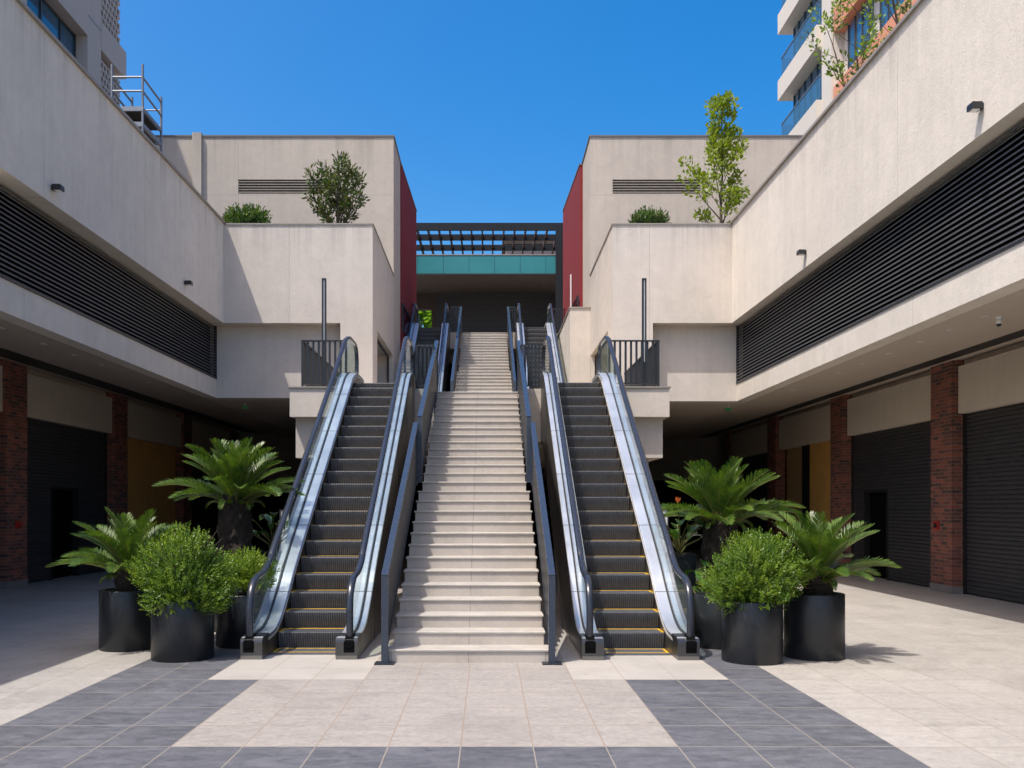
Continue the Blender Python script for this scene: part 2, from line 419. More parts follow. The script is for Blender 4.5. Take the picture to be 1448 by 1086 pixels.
# ------------------------------------------------------------------ the two shopping wings
def slatted(mb, xf, sgn, y0, y1, z0, z1, n):
    """horizontal tilted louvre blades on an X-plane; sgn=+1 when the face looks towards +x"""
    p = (z1 - z0) / n
    for i in range(n):
        zb = z0 + p * i
        a = [(xf, zb + p * .10), (xf, zb + p * .34), (xf - sgn * .055, zb + p * .98), (xf - sgn * .055, zb + p * .78)]
        vs = [(x, y0, z) for x, z in a] + [(x, y1, z) for x, z in a]
        fs = [(0, 1, 5, 4), (1, 2, 6, 5), (2, 3, 7, 6), (3, 0, 4, 7), (0, 3, 2, 1), (4, 5, 6, 7)]
        if sgn < 0: fs = [f[::-1] for f in fs]
        mb.add(vs, fs)
def corrugated_x(mb, xf, sgn, y0, y1, z0, z1, pitch=.085, depth=.018):
    n = max(1, round((z1 - z0) / pitch)); p = (z1 - z0) / n; prof = []
    for i in range(n):
        zb = z0 + p * i
        prof += [(0, zb), (0, zb + p * .14), (depth, zb + p * .24), (depth * 1.15, zb + p * .55), (depth, zb + p * .92)]
    prof.append((0, z1))
    vs = [(xf + sgn * d, y0, z) for d, z in prof] + [(xf + sgn * d, y1, z) for d, z in prof]; m = len(prof)
    fs = [(i, i + 1, m + i + 1, m + i) if sgn > 0 else (i + 1, i, m + i, m + i + 1) for i in range(m - 1)]
    mb.add(vs, fs)

def wing(sgn, lab):
    """sgn=-1: the wing at negative x, its face looking to +x"""
    L = sgn < 0
    XU = -6.72 if L else 6.2       # upper wall face
    XL = -7.02 if L else 6.43      # louvre / fascia face
    XC = -10.33 if L else 9.41     # column face
    XS = -10.60 if L else 9.68     # shop front plane
    XO = -17. if L else 16.
    f = -sgn                       # direction of the face normal along x
    ZT, ZU = 8.97, 6.445
    ZLb = 5.07 if L else 4.95; ZF = 4.59 if L else 4.505
    YN = 12.35 if L else 5.0       # near end of upper storey; left one cut short, unseen, to keep planters sunlit
    YE = 23.0; YR = 23.4
    ZC = 4.93 if L else 4.735      # ceiling at the shop fronts
    t = thing('shopping_wing', lab, 'building', (XL, YE - 5, 0))
    part('upper_wall', MB().box(XU, XL - f * .25, YN, YE, ZU, ZT), M['wing'], t)
    part('coping', MB().box(XU + f * .05, XL - f * .28, YN - .03, YE + (.0), ZT, ZT + .05), M['cap'], t)
    part('roof_slab', MB().box(XL - f * .25, XO, YN, YE + 5, 8.3, 8.6), M['grey'], t)
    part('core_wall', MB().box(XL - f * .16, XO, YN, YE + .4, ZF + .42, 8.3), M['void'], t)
    part('end_wall', MB().box(XL - f * .255, XO, YN - .2, YN - .003, 5.205, ZT - .004), M['wing'], t)
    lv = MB(); slatted(lv, XL + f * .01, f, YN, YR - .02, ZLb + .02, ZU - .01, 18 if L else 19)
    part('louvre_screen', lv, M['louvre'], t)
    fr = MB().box(XL + f * .02, XL - f * .05, YN, YR, ZLb, ZLb + .035).box(XL + f * .015, XL - f * .05, YR - .05, YR - .002, ZLb + .036, ZU - .002)
    part('louvre_frame', fr, M['railb'], t)
    part('fascia', MB().box(XL, XL - f * .3, YN if L else 5., YR + .0, ZF, ZLb - .001), M['wing'], t)
    if L:
        part('added_shade_roof', MB().box(-6.72, XO, 3.5, YN - .001, ZF, 5.2), M['wing'], t)  # unseen roof, added to cast the floor shadow left of the planters
    # soffit: gently rising towards the shops, with a black slot
    s0 = abs(XL) + .302; slot0, slot1 = (9.38, 10.25) if L else (8.82, 9.32); s1 = abs(XS) + .2
    zz = lambda a: ZF + .002 + (ZC - ZF) * (a - abs(XL)) / (abs(XC) - abs(XL))
    so = MB(); bd = MB()
    def strip(mb, a, b, mi=0, dz=0.):
        poly = [(sgn * a, zz(a) + dz), (sgn * b, zz(b) + dz), (sgn * b, zz(b) + .1), (sgn * a, zz(a) + .1)]
        mb.prism_y(poly, 3.5 if L else 2., 38., mi)
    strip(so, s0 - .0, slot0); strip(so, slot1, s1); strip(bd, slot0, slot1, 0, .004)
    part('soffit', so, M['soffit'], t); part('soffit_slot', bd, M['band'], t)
    # columns: brick on a stone footing
    rear = [14.65, 20.3, 25.95, 31.6, 37.25] if L else [13.6, 19.24, 24.88, 30.5, 36.15]
    colo = []
    for yb in rear:
        a, b = yb - .88, yb
        c = part('brick_column', MB().box(XC, XS - f * .05, a, b, .16, zz(abs(XC)) + .01), M['brick'], t)
        part('footing', MB().box(XC + f * .012, XS - f * .06, a - .012, b + .012, -.01, .16), M['footing'], c)
        colo.append((a, b))
    # bays between columns
    hz = 3.81 if L else 3.65
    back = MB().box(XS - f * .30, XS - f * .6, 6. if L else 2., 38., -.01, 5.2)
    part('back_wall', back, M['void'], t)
    bays = [(colo[i][1], colo[i + 1][0]) for i in range(len(colo) - 1)] + [(colo[0][1] - 6.5, colo[0][0])]
    for k, (a, b) in enumerate(bays):
        part('header_panel', MB().box(XS + f * .19, XS - f * .15, a + .004, b + (.12 if L else .004) - .1, hz, 4.79 if L else 4.60), M['header'], t)
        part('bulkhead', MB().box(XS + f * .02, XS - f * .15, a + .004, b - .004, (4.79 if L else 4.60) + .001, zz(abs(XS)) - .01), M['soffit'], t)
        kind = {0: 'shutter', 1: 'shutter', 2: 'board', 3: 'dark', 4: 'shutter'}[k]
        if kind == 'shutter':
            door = None
            if k == 1: door = (21.9, 23.15) if not L else (21.95, 23.3)
            sh = MB()
            if door:
                dz = 2.13 if not L else 2.2
                corrugated_x(sh, XS, f, a + .14, door[0], 0.02, dz); corrugated_x(sh, XS, f, door[1], b - .10, 0.02, dz)
                corrugated_x(sh, XS, f, a + .14, b - .10, dz, hz + .06)
            else:
                corrugated_x(sh, XS, f, a + .14, b - .10, 0.02, hz + .06)
            so_ = part('roller_shutter', sh, M['shutter2'] if not L else M['shutter'], t)
            for ga, gb in ((a + .002, a + .14), (b - .10, b - .002)): part('guide_rail', MB().box(XS + f * .05, XS - f * .12, ga, gb, 0, hz + .05), M['black'], so_)
            if door:
                fr = MB().box(XS + f * .045, XS - f * .1, door[0] - .05, door[0], 0, dz + .05).box(XS + f * .045, XS - f * .1, door[1], door[1] + .05, 0, dz + .05).box(XS + f * .044, XS - f * .1, door[0], door[1], dz, dz + .05)
                dd = part('door', MB().box(XS - f * .12, XS - f * .16, door[0], door[1], 0, dz), M['void'], t)
                part('door_frame', fr, M['black'], dd)
        elif kind == 'board':
            m_ = b - 1.55 if not L else b
            if L:
                part('plywood_board', MB().box(XS, XS - f * .03, a + .05, b - .02, 0, hz + .05), M['osb'], t)
            else:
                part('plywood_board', MB().box(XS, XS - f * .03, a + .05, a + 2.35, 0, hz + .05), M['osb'], t)
                part('plywood_board', MB().box(XS - f * .08, XS - f * .11, a + 3.1, b - .05, .9, hz + .05), M['osb2'], t)
                part('post', MB().box(XS + f * .01, XS - f * .1, a + 2.351, a + 3.0, 0, hz + .05), M['black'], t)
        else:
            part('infill_panel', MB().box(XS - f * .05, XS - f * .1, a + .02, b - .02, 0, hz + .05), M['shutter'], t)
    return t, zz
WL, zzL = wing(-1, 'shaded beige shop wing with black louvre band and the scaffold on its roof')
WR, zzR = wing(1, 'sunlit beige shop wing with black louvre band over brick columns and shutters')

# undercroft behind the stairs
u = thing('undercroft', 'dark recess below the terrace behind the escalators, closed by a plain panelled wall', 'wall', (0, 37, 0))
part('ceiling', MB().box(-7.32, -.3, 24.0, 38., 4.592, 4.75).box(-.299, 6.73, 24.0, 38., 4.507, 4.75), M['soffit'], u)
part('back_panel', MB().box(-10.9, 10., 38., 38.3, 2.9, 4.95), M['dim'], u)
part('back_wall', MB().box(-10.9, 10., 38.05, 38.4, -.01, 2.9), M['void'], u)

# ------------------------------------------------------------------ corner blocks (terrace below, tall block behind)
def corner(sgn):
    L = sgn < 0
    xi = -2.93 if L else 3.17      # inner face
    xr = -3.75 if L else 4.19      # recess end
    xo = -17. if L else 16.
    xw = -6.72 if L else 6.2
    ZF = 4.59 if L else 4.505
    t = thing('terrace_block', ('beige corner block under the many stemmed shrub, crossed by a diagonal wing shadow' if L else
               'beige corner block with a planted roof terrace holding the yellow green sapling'), 'building', (xi, 23., 4.185))
    part('terrace_wall', MB().box(xi, xo, 23., 28.1, 6.445, 8.5).box(xi, xo, 23., 23.2, 8.5, 8.94).box(xi, xi + sgn * .2, 23.2, 28.1, 8.5, 8.94), M['block'], t)
    part('coping', MB().box(xi - sgn * .025, xw, 22.975, 23.22, 8.94, 8.975).box(xi - sgn * .025, xi + sgn * .22, 23.22, 28.1, 8.94, 8.975), M['cap'], t)
    part('pier', MB().box(xi, xr, 23.0, 23.95, 3.9, 6.444), M['block'], t); part('pier', MB().box(xi, xr, 27.9, 28.1, 3.9, 6.444), M['block'], t)
    part('recess_wall', MB().box(xr, -7.3 if L else 6.72, 23.4, 24., ZF, 6.444), M['plain'], t)
    part('soil_bed', MB().box(xi + sgn * .21, xo, 23.21, 28.09, 8.5, 8.62), M['soil'], t)
    dr = part('doorway', MB().box(xr, xr + sgn * .2, 23.951, 27.899, 3.9, 6.444), M['plain'], t)
    fr = MB()
    xd = xi + sgn * .12
    for y in (23.96, 24.4, 27.84): fr.box(xd, xd + sgn * .05, y, y + .05, 4.19, 6.42)
    fr.box(xd + .001, xd + sgn * .05, 24.011, 27.84, 6.37, 6.42)
    part('frame', fr, M['railb'], dr)
    part('pane', MB().box(xd + sgn * .02, xd + sgn * .03, 24.011, 24.4, 4.19, 6.37), M['balglass'], dr)
    # tall block behind
    b = thing('tall_block', ('tall beige block with pilaster, its dark red end wall in shade' if L else
               'tall beige block with vent slot and sunlit crimson end wall beside the pergola'), 'building', (xi, 28.1, 4.185))
    ZT = 13.26
    vx0, vx1 = (-7.75, -4.55) if L else (3.87, 6.6)
    vz0, vz1 = 11.5, 11.94
    w = MB()
    lo, hi = sorted((xi, xo)); xm = xi + sgn * 1.4
    w.box(xi, xm, 28.1, 36., 4.0, 6.); w.box(lo, hi, 28.1, 36., 6., vz0); w.box(lo, hi, 28.1, 36., vz1, ZT)
    w.box(lo, vx0, 28.1, 36., vz0, vz1); w.box(vx1, hi, 28.1, 36., vz0, vz1)
    w.box(vx0, vx1, 28.4, 36., vz0, vz1)
    part('wall', w, M['upper'], b)
    cp = part('coping', MB().box(lo - .03, hi + .03, 28.07, 36.03, ZT, ZT + .05), M['capdark'], b)
    vt = MB()
    for i in range(5):
        z = vz0 + .035 + i * .082
        vt.prism_x([(28.11, z), (28.11, z + .03), (28.24, z + .065), (28.24, z + .035)], vx0, vx1)
    part('vent_louvre', vt, M['cap'], b)
    if L:
        part('pilaster', MB().box(-9.14, -8.86, 27.97, 28.1, 8.6, ZT + .09), M['upper'], b)
    else:
        part('wall_lamp', MB().box(2.93, 2.97, 32.2, 32.28, 8.85, 10.05), M['lampwhite'], b)
    # red end wall, a few centimetres proud and slightly splayed
    xa, xb = (-2.895, -2.765) if L else (3.07, 2.90)
    q = [(xi - sgn * -.05, 30.25), (xa, 30.25), (xb, 35.), (xi - sgn * -.05, 35.)]
    part('red_cladding', MB().prism_z(q, 4.19, ZT - .06), M['red'], b)
    part('red_coping', MB().prism_z([(q[0][0], 30.23), (xa - sgn * .02, 30.23), (xb - sgn * .02, 35.02), (q[0][0], 35.02)], ZT - .06, ZT - .015), M['capdark'], b)
    return t, b
corner(-1); corner(1)

# parapet wall beside the right upper escalator
pw = thing('parapet_wall', 'low beige parapet wall between the upper right escalator and the terrace block', 'wall', (2.85, 28., 4.185))
part('wall', MB().box(2.53, 3.165, 27.9, 33.2, 4.1, 7.90), M['plain'], pw)
part('coping', MB().box(2.50, 3.167, 27.87, 33.2, 7.90, 7.94), M['cap'], pw)
for sgn, xx, lab in ((-1, -2.86, 'dark see-through screen along the foot of the shaded red wall'), (1, 3.0, 'dark see-through screen on the parapet by the sunlit crimson wall')):
    s = thing('mesh_screen', lab, 'railing', (xx, 30., 7.9), 'mesh screens by the red walls')
    zb = 7.95 if sgn > 0 else 7.7
    xe = xx - sgn * .11
    part('screen', MB().prism_z([(xx, 30.3), (xx + .01, 30.3), (xe + .01, 34.4), (xe, 34.4)], zb, zb + .85), M['smoked'], s)
    part('top_rail', MB().prism_z([(xx - .015, 30.29), (xx + .025, 30.29), (xe + .025, 34.4), (xe - .015, 34.4)], zb + .851, zb + .89), M['railb'], s)
    part('post', MB().box(xx - .02, xx + .03, 30.25, 30.289, zb - .05, zb + .9), M['railb'], s)

# ------------------------------------------------------------------ landing between the flights
ld = thing('landing', 'beige landing slab with projecting balconies where the lower escalators end', 'platform', (0, 19, 4.185))
ZL = 4.185
XE = (-2.845, -1.505, 1.08, 2.42)
part('slab', MB().box(-4.03, XE[0], 18.4, 30., 3.6, ZL).box(XE[0], XE[1], 19.11, 30., 3.05, ZL - .001)
     .box(XE[1], -1.10, 18.5, 30., 3.1, ZL).box(-1.10, .66, 19.33, 30., 3.1, ZL).box(.66, XE[2], 18.5, 30., 3.1, ZL)
     .box(XE[2], XE[3], 19.11, 30., 3.05, ZL - .001).box(XE[3], 3.69, 18.4, 30., 3.6, ZL), M['plain'], ld)
part('edge_trim', MB().box(-4.06, XE[0], 18.37, 18.55, ZL + .001, ZL + .03).box(XE[3], 3.72, 18.37, 18.55, ZL + .001, ZL + .03), M['cap'], ld)
part('beam', MB().box(-3.96, XE[0] - .01, 18.65, 23.3, 2.78, 3.599), M['plain'], ld); part('beam', MB().box(XE[3] + .01, 3.60, 18.65, 23.3, 2.78, 3.599), M['plain'], ld)
part('pier', MB().box(3.0, 3.35, 18.9, 22., -.01, 2.779), M['plain'], ld)
part('pier', MB().box(-3.75, -3.1, 19.6, 22., -.01, 2.779), M['grey'], ld)
part('understair_wall', MB().box(-1.5, 1.07, 26., 26.3, -.01, 3.1), M['brown'], ld)

# top landing, canopy pavilion, pergola
ZTP = 8.37
tl = thing('top_landing', 'stone landing at the head of the upper stairs under the teal canopy', 'platform', (0, 36, 8.37))
part('slab', MB().box(-3.4, -2.77, 34.3, 42., 7.4, ZTP).box(-2.77, -1.43, 34.72, 42., 7.4, ZTP - .001).box(-1.43, -1.0, 34.15, 42., 7.75, ZTP).box(-1.0, .74, 34.55, 42., 7.4, ZTP)
     .box(.74, 1.05, 34.15, 42., 7.75, ZTP).box(1.05, 2.39, 34.72, 42., 7.4, ZTP - .001).box(2.39, 3.4, 34.3, 42., 7.4, ZTP), M['plain'], tl)
part('painted_dark_wall', MB().box(-3.4, 3.4, 35.6, 35.8, 4.18, 7.4), M['void'], tl)  # black wall added so the space under the landing reads dark
pv = thing('pavilion', 'open pavilion with teal fascia panels and black shutter above the stairs', 'building', (0, 38, ZTP))
px = [-3.95, -2.93, -1.86, -.79, .28, 1.35, 2.42, 3.49]
for a, b in zip(px, px[1:]):
    part('teal_panel', MB().box(a + .006, b - .006, 37.8, 37.86, 11.53, 12.29), M['teal'], pv)
part('roof', MB().box(-3.95, 3.9, 37.861, 42.2, 11.5, 12.26), M['brown'], pv)
part('fascia_trim', MB().box(-3.95, 3.9, 37.77, 37.86, 11.46, 11.525), M['band'], pv)
part('fascia_cap', MB().box(-3.95, 3.9, 37.78, 37.95, 12.295, 12.33), M['cap'], pv)
sh = MB(); n = 40
for i in range(n):
    z = ZTP + i * (11.5 - ZTP) / n; h = (11.5 - ZTP) / n
    sh.add([(-2.35, 41.2, z), (3.3, 41.2, z), (3.3, 41.175, z + h * .3), (-2.35, 41.175, z + h * .3), (-2.35, 41.175, z + h * .9), (3.3, 41.175, z + h * .9), (3.3, 41.2, z + h), (-2.35, 41.2, z + h)],
           [(0, 1, 2, 3), (3, 2, 5, 4), (4, 5, 6, 7)])
part('roller_shutter', sh, M['shutter'], pv)
part('side_wall', MB().box(-3.95, -2.351, 41.2, 41.5, 10.78, 11.5).box(-2.55, -2.351, 41.19, 41.5, ZTP, 10.78), M['brown'], pv)
part('post', MB().box(2.82, 3.12, 37.5, 37.76, ZTP, 13.3), M['pergola'], pv)
pg = thing('pergola', 'dark steel pergola with brown rafters above the teal canopy', 'pergola', (0, 38, 12.3))
part('front_beam', MB().box(-4.1, 3.9, 37.70, 37.80, 13.31, 13.62), M['pergola'], pg)
for y in (38.95, 40.5, 42.2):
    part('cross_beam', MB().box(-4.1, 3.9, y, y + .1, 13.27, 13.52), M['pergola'], pg)
ra = MB().box(-.035, .035, 0, 5.2, 13.34 - 13.34, .19); rme = ra.mesh('rafter', M['rafter'])
for k in range(17):
    inst('rafter', rme, pg, (-3.88 + .455 * k - 0, 37.801 - 38, 13.34 - 12.3))
for x in (-3.9, 3.7): part('post', MB().box(x, x + .14, 41.9, 42.04, 12.26, 13.3), M['pergola'], pg)

# ------------------------------------------------------------------ escalators
incl = lambda y: .213 + .6265 * (y - .75)
DECK = [tuple(p) for p in catmull([(0, .242), (.32, .244), (.60, .266), (.85, .345), (1.09, .474), (1.43, .70), (2., incl(2) + .11), (4., incl(4) + .11), (6.7, incl(6.7) + .12), (6.95, 4.208), (7.2, 4.322), (7.45, 4.395), (7.75, 4.425), (8.3, 4.425), (8.55, 4.40), (8.64, 4.31)], 5)]
HOOK_LO = [(.10, .12), (.045, .20), (.015, .34), (.0, .50), (.012, .64), (.06, .77), (.16, .872), (.32, .93)]
HOOK_HI = [(8.30, 5.12), (8.46, 5.04), (8.55, 4.88), (8.56, 4.68), (8.50, 4.52), (8.38, 4.40)]
RAILP = [tuple(p) for p in catmull(HOOK_LO + [(.55, .955), (.78, 1.01), (1.02, 1.132), (1.3, incl(1.3) + .77), (3., incl(3) + .77), (5., incl(5) + .79), (6.7, incl(6.7) + .84), (6.95, 4.955), (7.2, 5.055), (7.5, 5.12), (8.0, 5.135)] + HOOK_HI, 5)]
TOP = [p for p in RAILP if p[1] > .62 and not (p[0] > 8.2 and p[1] < 4.85)]
TOP.sort()
HX = .578
def make_escalator(label):
    t = thing('escalator', label, 'escalator', (0, 0, 0), 'escalators beside the stairs')
    HP = [(.040, -.012), (.040, .008), (.028, .022), (0, .027), (-.028, .022), (-.040, .008), (-.040, -.012), (-.024, -.018), (.024, -.018)]
    for sd in (-1, 1):
        poly = DECK + [(8.65, 4.29), (8.65, 3.085), (7.67, 3.085), (2.75, 0), (2.75, -.02), (0, -.02)]
        poly = [(y, z - .006 if i < len(DECK) else z) for i, (y, z) in enumerate(poly)]
        sp = part('side_panel', MB().prism_x(poly, sd * .43, sd * .665), M['darksteel'], t)
        jm = MB()
        for y in (1.6, 3.2, 4.8, 6.4):
            zt = interp(DECK, y) - .03; zb = max(0.0, incl(y) - 1.44)
            jm.box(sd * .665, sd * .668, y, y + .012, zb, zt)
        part('panel_joint', jm, M['black'], sp)
        part('deck', MB().sweep_yz(DECK, [(.122, 0), (.122, .010), (.112, .016), (-.112, .016), (-.122, .010), (-.122, 0)], sd * .547, 0), M['steel'], t)
        jn = MB()
        for y in (1.35, 2.6, 3.85, 5.1, 6.35):
            z = interp(DECK, y); jn.sweep_yz([(y, z), (y + .01, z + .006265)], [(.1235, .0), (.1235, .0178), (-.1235, .0178), (-.1235, .0)], sd * .547)
        part('deck_joint', jn, M['darksteel'], t)
        part('gasket', MB().sweep_yz(DECK[3:-6], [(.016, .012), (.016, .034), (-.016, .034), (-.016, .012)], sd * HX), M['black'], t)
        part('skirt_strip', MB().sweep_yz(DECK[4:-3], [(.006, -.055), (.006, -.030), (-.006, -.030), (-.006, -.055)], sd * .424), M['brush'], t)
        part('handrail', MB().sweep_yz(RAILP, HP, sd * HX, 0, True), M['rubber'], t)
        tr = [p for p in RAILP if .2 < p[0] < 8.25 and not (p[0] < .4 and p[1] < .5)]
        part('handrail_guide', MB().sweep_yz(tr, [(.014, -.045), (.014, -.0185), (-.014, -.0185), (-.014, -.045)], sd * HX), M['steel'], t)
        ys = [.035, 1.35, 2.6, 3.85, 5.1, 6.35, 7.5, 8.53]
        for a, b in zip(ys, ys[1:]):
            k = 14 if a < .1 or b > 8 else 5
            yy = [a + .005 + (b - a - .01) * i / k for i in range(k + 1)]
            poly = [(y, interp(DECK, y) + .017) for y in yy] + [(y, interp(TOP, y) - .02) for y in yy[::-1]]
            part('glass_panel', MB().prism_x(poly, sd * HX - .006, sd * HX + .006), M['glass'], t)
        # newel boxes
        nb = MB()
        pr = [(-.045, .05), (-.045, .205), (-.038, .232), (-.012, .248), (.10, .262), (.30, .266), (.30, .05)]
        nb.prism_x(pr, sd * .547 - .126, sd * .547 + .126)
        nw = part('newel_base', nb, M['newel'], t)
        part('plinth', MB().box(sd * .547 - .124, sd * .547 + .124, -.043, .3, -.02, .0495), M['darksteel'], nw)
        part('handrail_inlet', MB().box(sd * HX - .062, sd * HX + .062, -.049, -.04, .085, .215), M['void'], nw)
        part('inlet_brush', MB().prism_x([(-.055, .215), (-.055, .14), (.10, .14), (.10, .285), (.02, .285)], sd * HX - .05, sd * HX + .05), M['void'], nw)
    # steps (one shared mesh)
    s = MB(); W = .424; n = 30; p = 2 * W / n
    vs = []
    for i in range(n):
        x = -W + p * i
        for dx, dy in ((0, .010), (p * .22, 0), (p * .72, 0), (p * .94, .010)):
            vs.append((x + dx, dy))
    vs.append((W, .010))
    m = len(vs); rows = []
    for z, dy in ((-.235, .055), (-.16, .035), (-.06, .008), (-.012, 0), (0, .006)):
        rows += [(x, y + dy, z) for x, y in vs]
    fs = [(r * m + i, r * m + i + 1, (r + 1) * m + i + 1, (r + 1) * m + i) for r in range(4) for i in range(m - 1)]
    s.add(rows, fs, 0)
    top = [(x, y + .006, 0) for x, y in vs] + [(x, .40, -.0) for x, y in vs]
    top2 = [(x, y, z - (.007 if abs(yy - .010) < 1e-6 else 0)) for (x, y, z), (_, yy) in zip(top, vs + vs)]
    s.add(top2, [(i, i + 1, m + i + 1, m + i) for i in range(m - 1)], 0)
    s.box(-W, W, .292, .345, .0005, .003, 1); s.box(-W, -W + .035, .012, .292, .0005, .003, 1); s.box(W - .035, W, .012, .292, .0005, .003, 1)
    sme = s.mesh('step', [M['tread'], M['yellow']])
    for k in range(1, 21):
        z = .213 * k if k < 20 else 4.187
        inst('step', sme, t, (0, .75 + .34 * (k - 1), z))
    cb = MB().box(-.425, .425, .30, .79, -.02, .014); 
    c = part('comb_plate', cb, M['tread'], t)
    part('comb_line', MB().box(-.42, .42, .42, .45, .0145, .017).box(-.42, .42, .70, .735, .0145, .017).box(-.42, -.385, .45, .70, .0145, .017).box(.385, .42, .45, .70, .0145, .017), M['yellow'], c)
    part('comb_plate', MB().box(-.425, .425, 7.5, 8.649, 4.10, 4.191), M['tread'], t)
    inner = [(.3, -.02), (.9, .0), (7.3, incl(7.3) - .30), (8.65, 4.06), (8.65, 3.1), (7.67, 3.1), (2.75, -.01)]
    part('truss_cover', MB().prism_x(inner, -.429, .429), M['void'], t)
    return t
e0 = make_escalator('lower escalator beside the shaded left planters, running up to the left balcony')
e0.location = (-2.175, 10.45, 0)
dup(e0, (1.75, 10.40, 0), 'lower escalator beside the sunlit right planters, running up to the right balcony')
dup(e0, (-2.105, 26.05, ZL), 'upper escalator against the shaded dark red wall, ending by the tree opening')
dup(e0, (1.715, 26.05, ZL), 'upper escalator beside the parapet wall and sunlit crimson wall')

# ------------------------------------------------------------------ stairs
RI, GO = .155, .339
def staircase(cx, y0, z0, label):
    t = thing('staircase', label, 'stairs', (cx, y0, z0), 'stone stair flights')
    for k in range(1, 28):
        hw = .955 if k == 1 else (.885 if k <= 13 else .845)
        yf = y0 + GO * (k - 1); zt = z0 + RI * k
        s = part('step', MB().box(cx - hw + .012, cx + hw - .012, yf + .015, yf + GO + .03, zt - RI - (.02 if k == 1 else .034), zt - .027), M['stone'], t)
        jit = (k * 37 % 11 - 5) * .0006
        part('tread', MB().prism_x([(yf + jit, zt - .021), (yf + .005 + jit, zt - .026), (yf + GO + .02, zt - .0265), (yf + GO + .02, zt), (yf + .006 + jit, zt), (yf + jit, zt - .006)], cx - hw, cx + hw), M['nosing'], s)
    ye = y0 + GO * 26; ze = z0 + RI * 27
    part('stringer', MB().prism_x([(y0 + .3, z0 - .01), (ye + .3, ze - .25), (ye + .3, ze - .55), (y0 + 1.2, z0 - .01)], cx - .82, cx + .82), M['grey'], t)
    return t
staircase(-.22, 10.18, 0, 'lower pale stone stair flight rising from the plaza between two escalators')
staircase(-.13, 34.2 - GO * 26, ZTP - RI * 27, 'upper pale stone stair flight rising to the black shutter under the teal canopy')

def stair_rail(label, x, ya, za, yb, zb, h=1.0, foot=None, plate=True, drop=0., group='stair railings', pitch=.06, wide=.076):
    """railing in a plane of constant x from (ya,za) to (yb,zb), heights over the nosing line"""
    t = thing('stair_railing', label, 'railing', (x, ya, za), group)
    sl = (zb - za) / (yb - ya); L = yb - ya
    part('top_rail', MB().sweep_yz([(ya - .03, za + h - .03 * sl), (yb + .02, zb + h + .02 * sl)], [(wide / 2, -.035), (wide / 2, .0), (-wide / 2, .0), (-wide / 2, -.035)], x), M['rail'], t)
    part('bottom_rail', MB().sweep_yz([(ya, za + .10), (yb, zb + .10)], [(.018, -.03), (.018, 0), (-.018, 0), (-.018, -.03)], x), M['railb'], t)
    zf = za if foot is None else foot
    part('post', MB().box(x - .038, x + .038, ya - .028, ya + .028, zf, za + h - .03), M['rail'], t)
    part('post', MB().box(x - .03, x + .03, yb - .025, yb + .025, zb - drop, zb + h - .03), M['rail'], t)
    if plate:
        part('base_plate', MB().box(x - .11, x + .11, ya - .10, ya + .08, zf, zf + .015), M['railb'], t)
    bm = MB().box(-.008, .008, -.023, .023, .09, h - .04).mesh('baluster', M['railb'])
    n = int(L / pitch)
    for i in range(1, n):
        y = ya + L * i / n
        inst('baluster', bm, t, (0, y - ya, (y - ya) * sl))
    ym = (ya + yb) / 2
    return t
def nz(y0, z0, y): return z0 + RI + (y - y0) * RI / GO
cx = -.22; y0 = 10.18
for sd, nm in ((-1, 'left'), (1, 'right')):
    side = 'shaded side, nearer the red brick shop with the plywood' if sd < 0 else 'sunlit side'
    ya = y0 - .04; yb = y0 + GO * 12.6
    stair_rail(f'blue grey railing {nm} of the lower flight bottom half, its foot on the plaza', cx + sd * .935, ya, nz(y0, 0, ya) - .12, yb, nz(y0, 0, yb) + .0, 1.0, foot=.004)
    ya = y0 + GO * 12.9; yb = y0 + GO * 27
    stair_rail(f'blue grey railing {nm} of the lower flight top half, ending at the landing', cx + sd * .875, ya, nz(y0, 0, ya), yb, nz(y0, 0, yb) - .10, 1.08, plate=False)
uy = 34.2 - GO * 26; uz = ZTP - RI * 27
for sd, nm in ((-1, 'left'), (1, 'right')):
    stair_rail(f'dark blue grey railing on the {nm} of the distant upper stair flight', -.13 + sd * .885, uy, uz + RI, uy + GO * 26, uz + RI * 27, .98, foot=uz, plate=False, pitch=.1)

def flat_rail(name, label, pts, z, h, group, pitch=.105):
    """level railing along a polyline in plan"""
    t = thing(name, label, 'railing', (pts[0][0], pts[0][1], z), group)
    bm = MB().box(-.009, .009, -.022, .022, .08, h - .03).mesh('baluster', M['railb'])
    bm2 = MB().box(-.022, .022, -.009, .009, .08, h - .03).mesh('baluster', M['railb'])
    for i, (a, b) in enumerate(zip(pts, pts[1:])):
        dx, dy = b[0] - a[0], b[1] - a[1]; L = math.hypot(dx, dy); al = abs(dx) > abs(dy)
        w = .025
        x0, x1 = sorted((a[0], b[0])); y0_, y1_ = sorted((a[1], b[1]))
        e = .0 if i == 0 else .026
        if al:
            part('top_rail', MB().box(x0 - .025, x1 + .025, y0_ - w, y0_ + w, z + h - .03, z + h), M['railb'], t)
            part('bottom_rail', MB().box(x0, x1, y0_ - .015, y0_ + .015, z + .06, z + .09), M['railb'], t)
        else:
            part('top_rail', MB().box(x0 - w, x1 + w, y0_ + e, y1_, z + h - .031, z + h - .001), M['railb'], t)
            part('bottom_rail', MB().box(x0 - .015, x1 + .015, y0_ + .02, y1_, z + .06, z + .09), M['railb'], t)
        n = max(2, int(L / pitch))
        for k in range(1, n):
            inst('baluster', bm2 if al else bm, t, (a[0] + dx * k / n - pts[0][0], a[1] + dy * k / n - pts[0][1], 0))
    for (x, y) in pts:
        part('post', MB().box(x - .022, x + .022, y - .022, y + .022, z, z + h - .032), M['railb'], t)
    return t
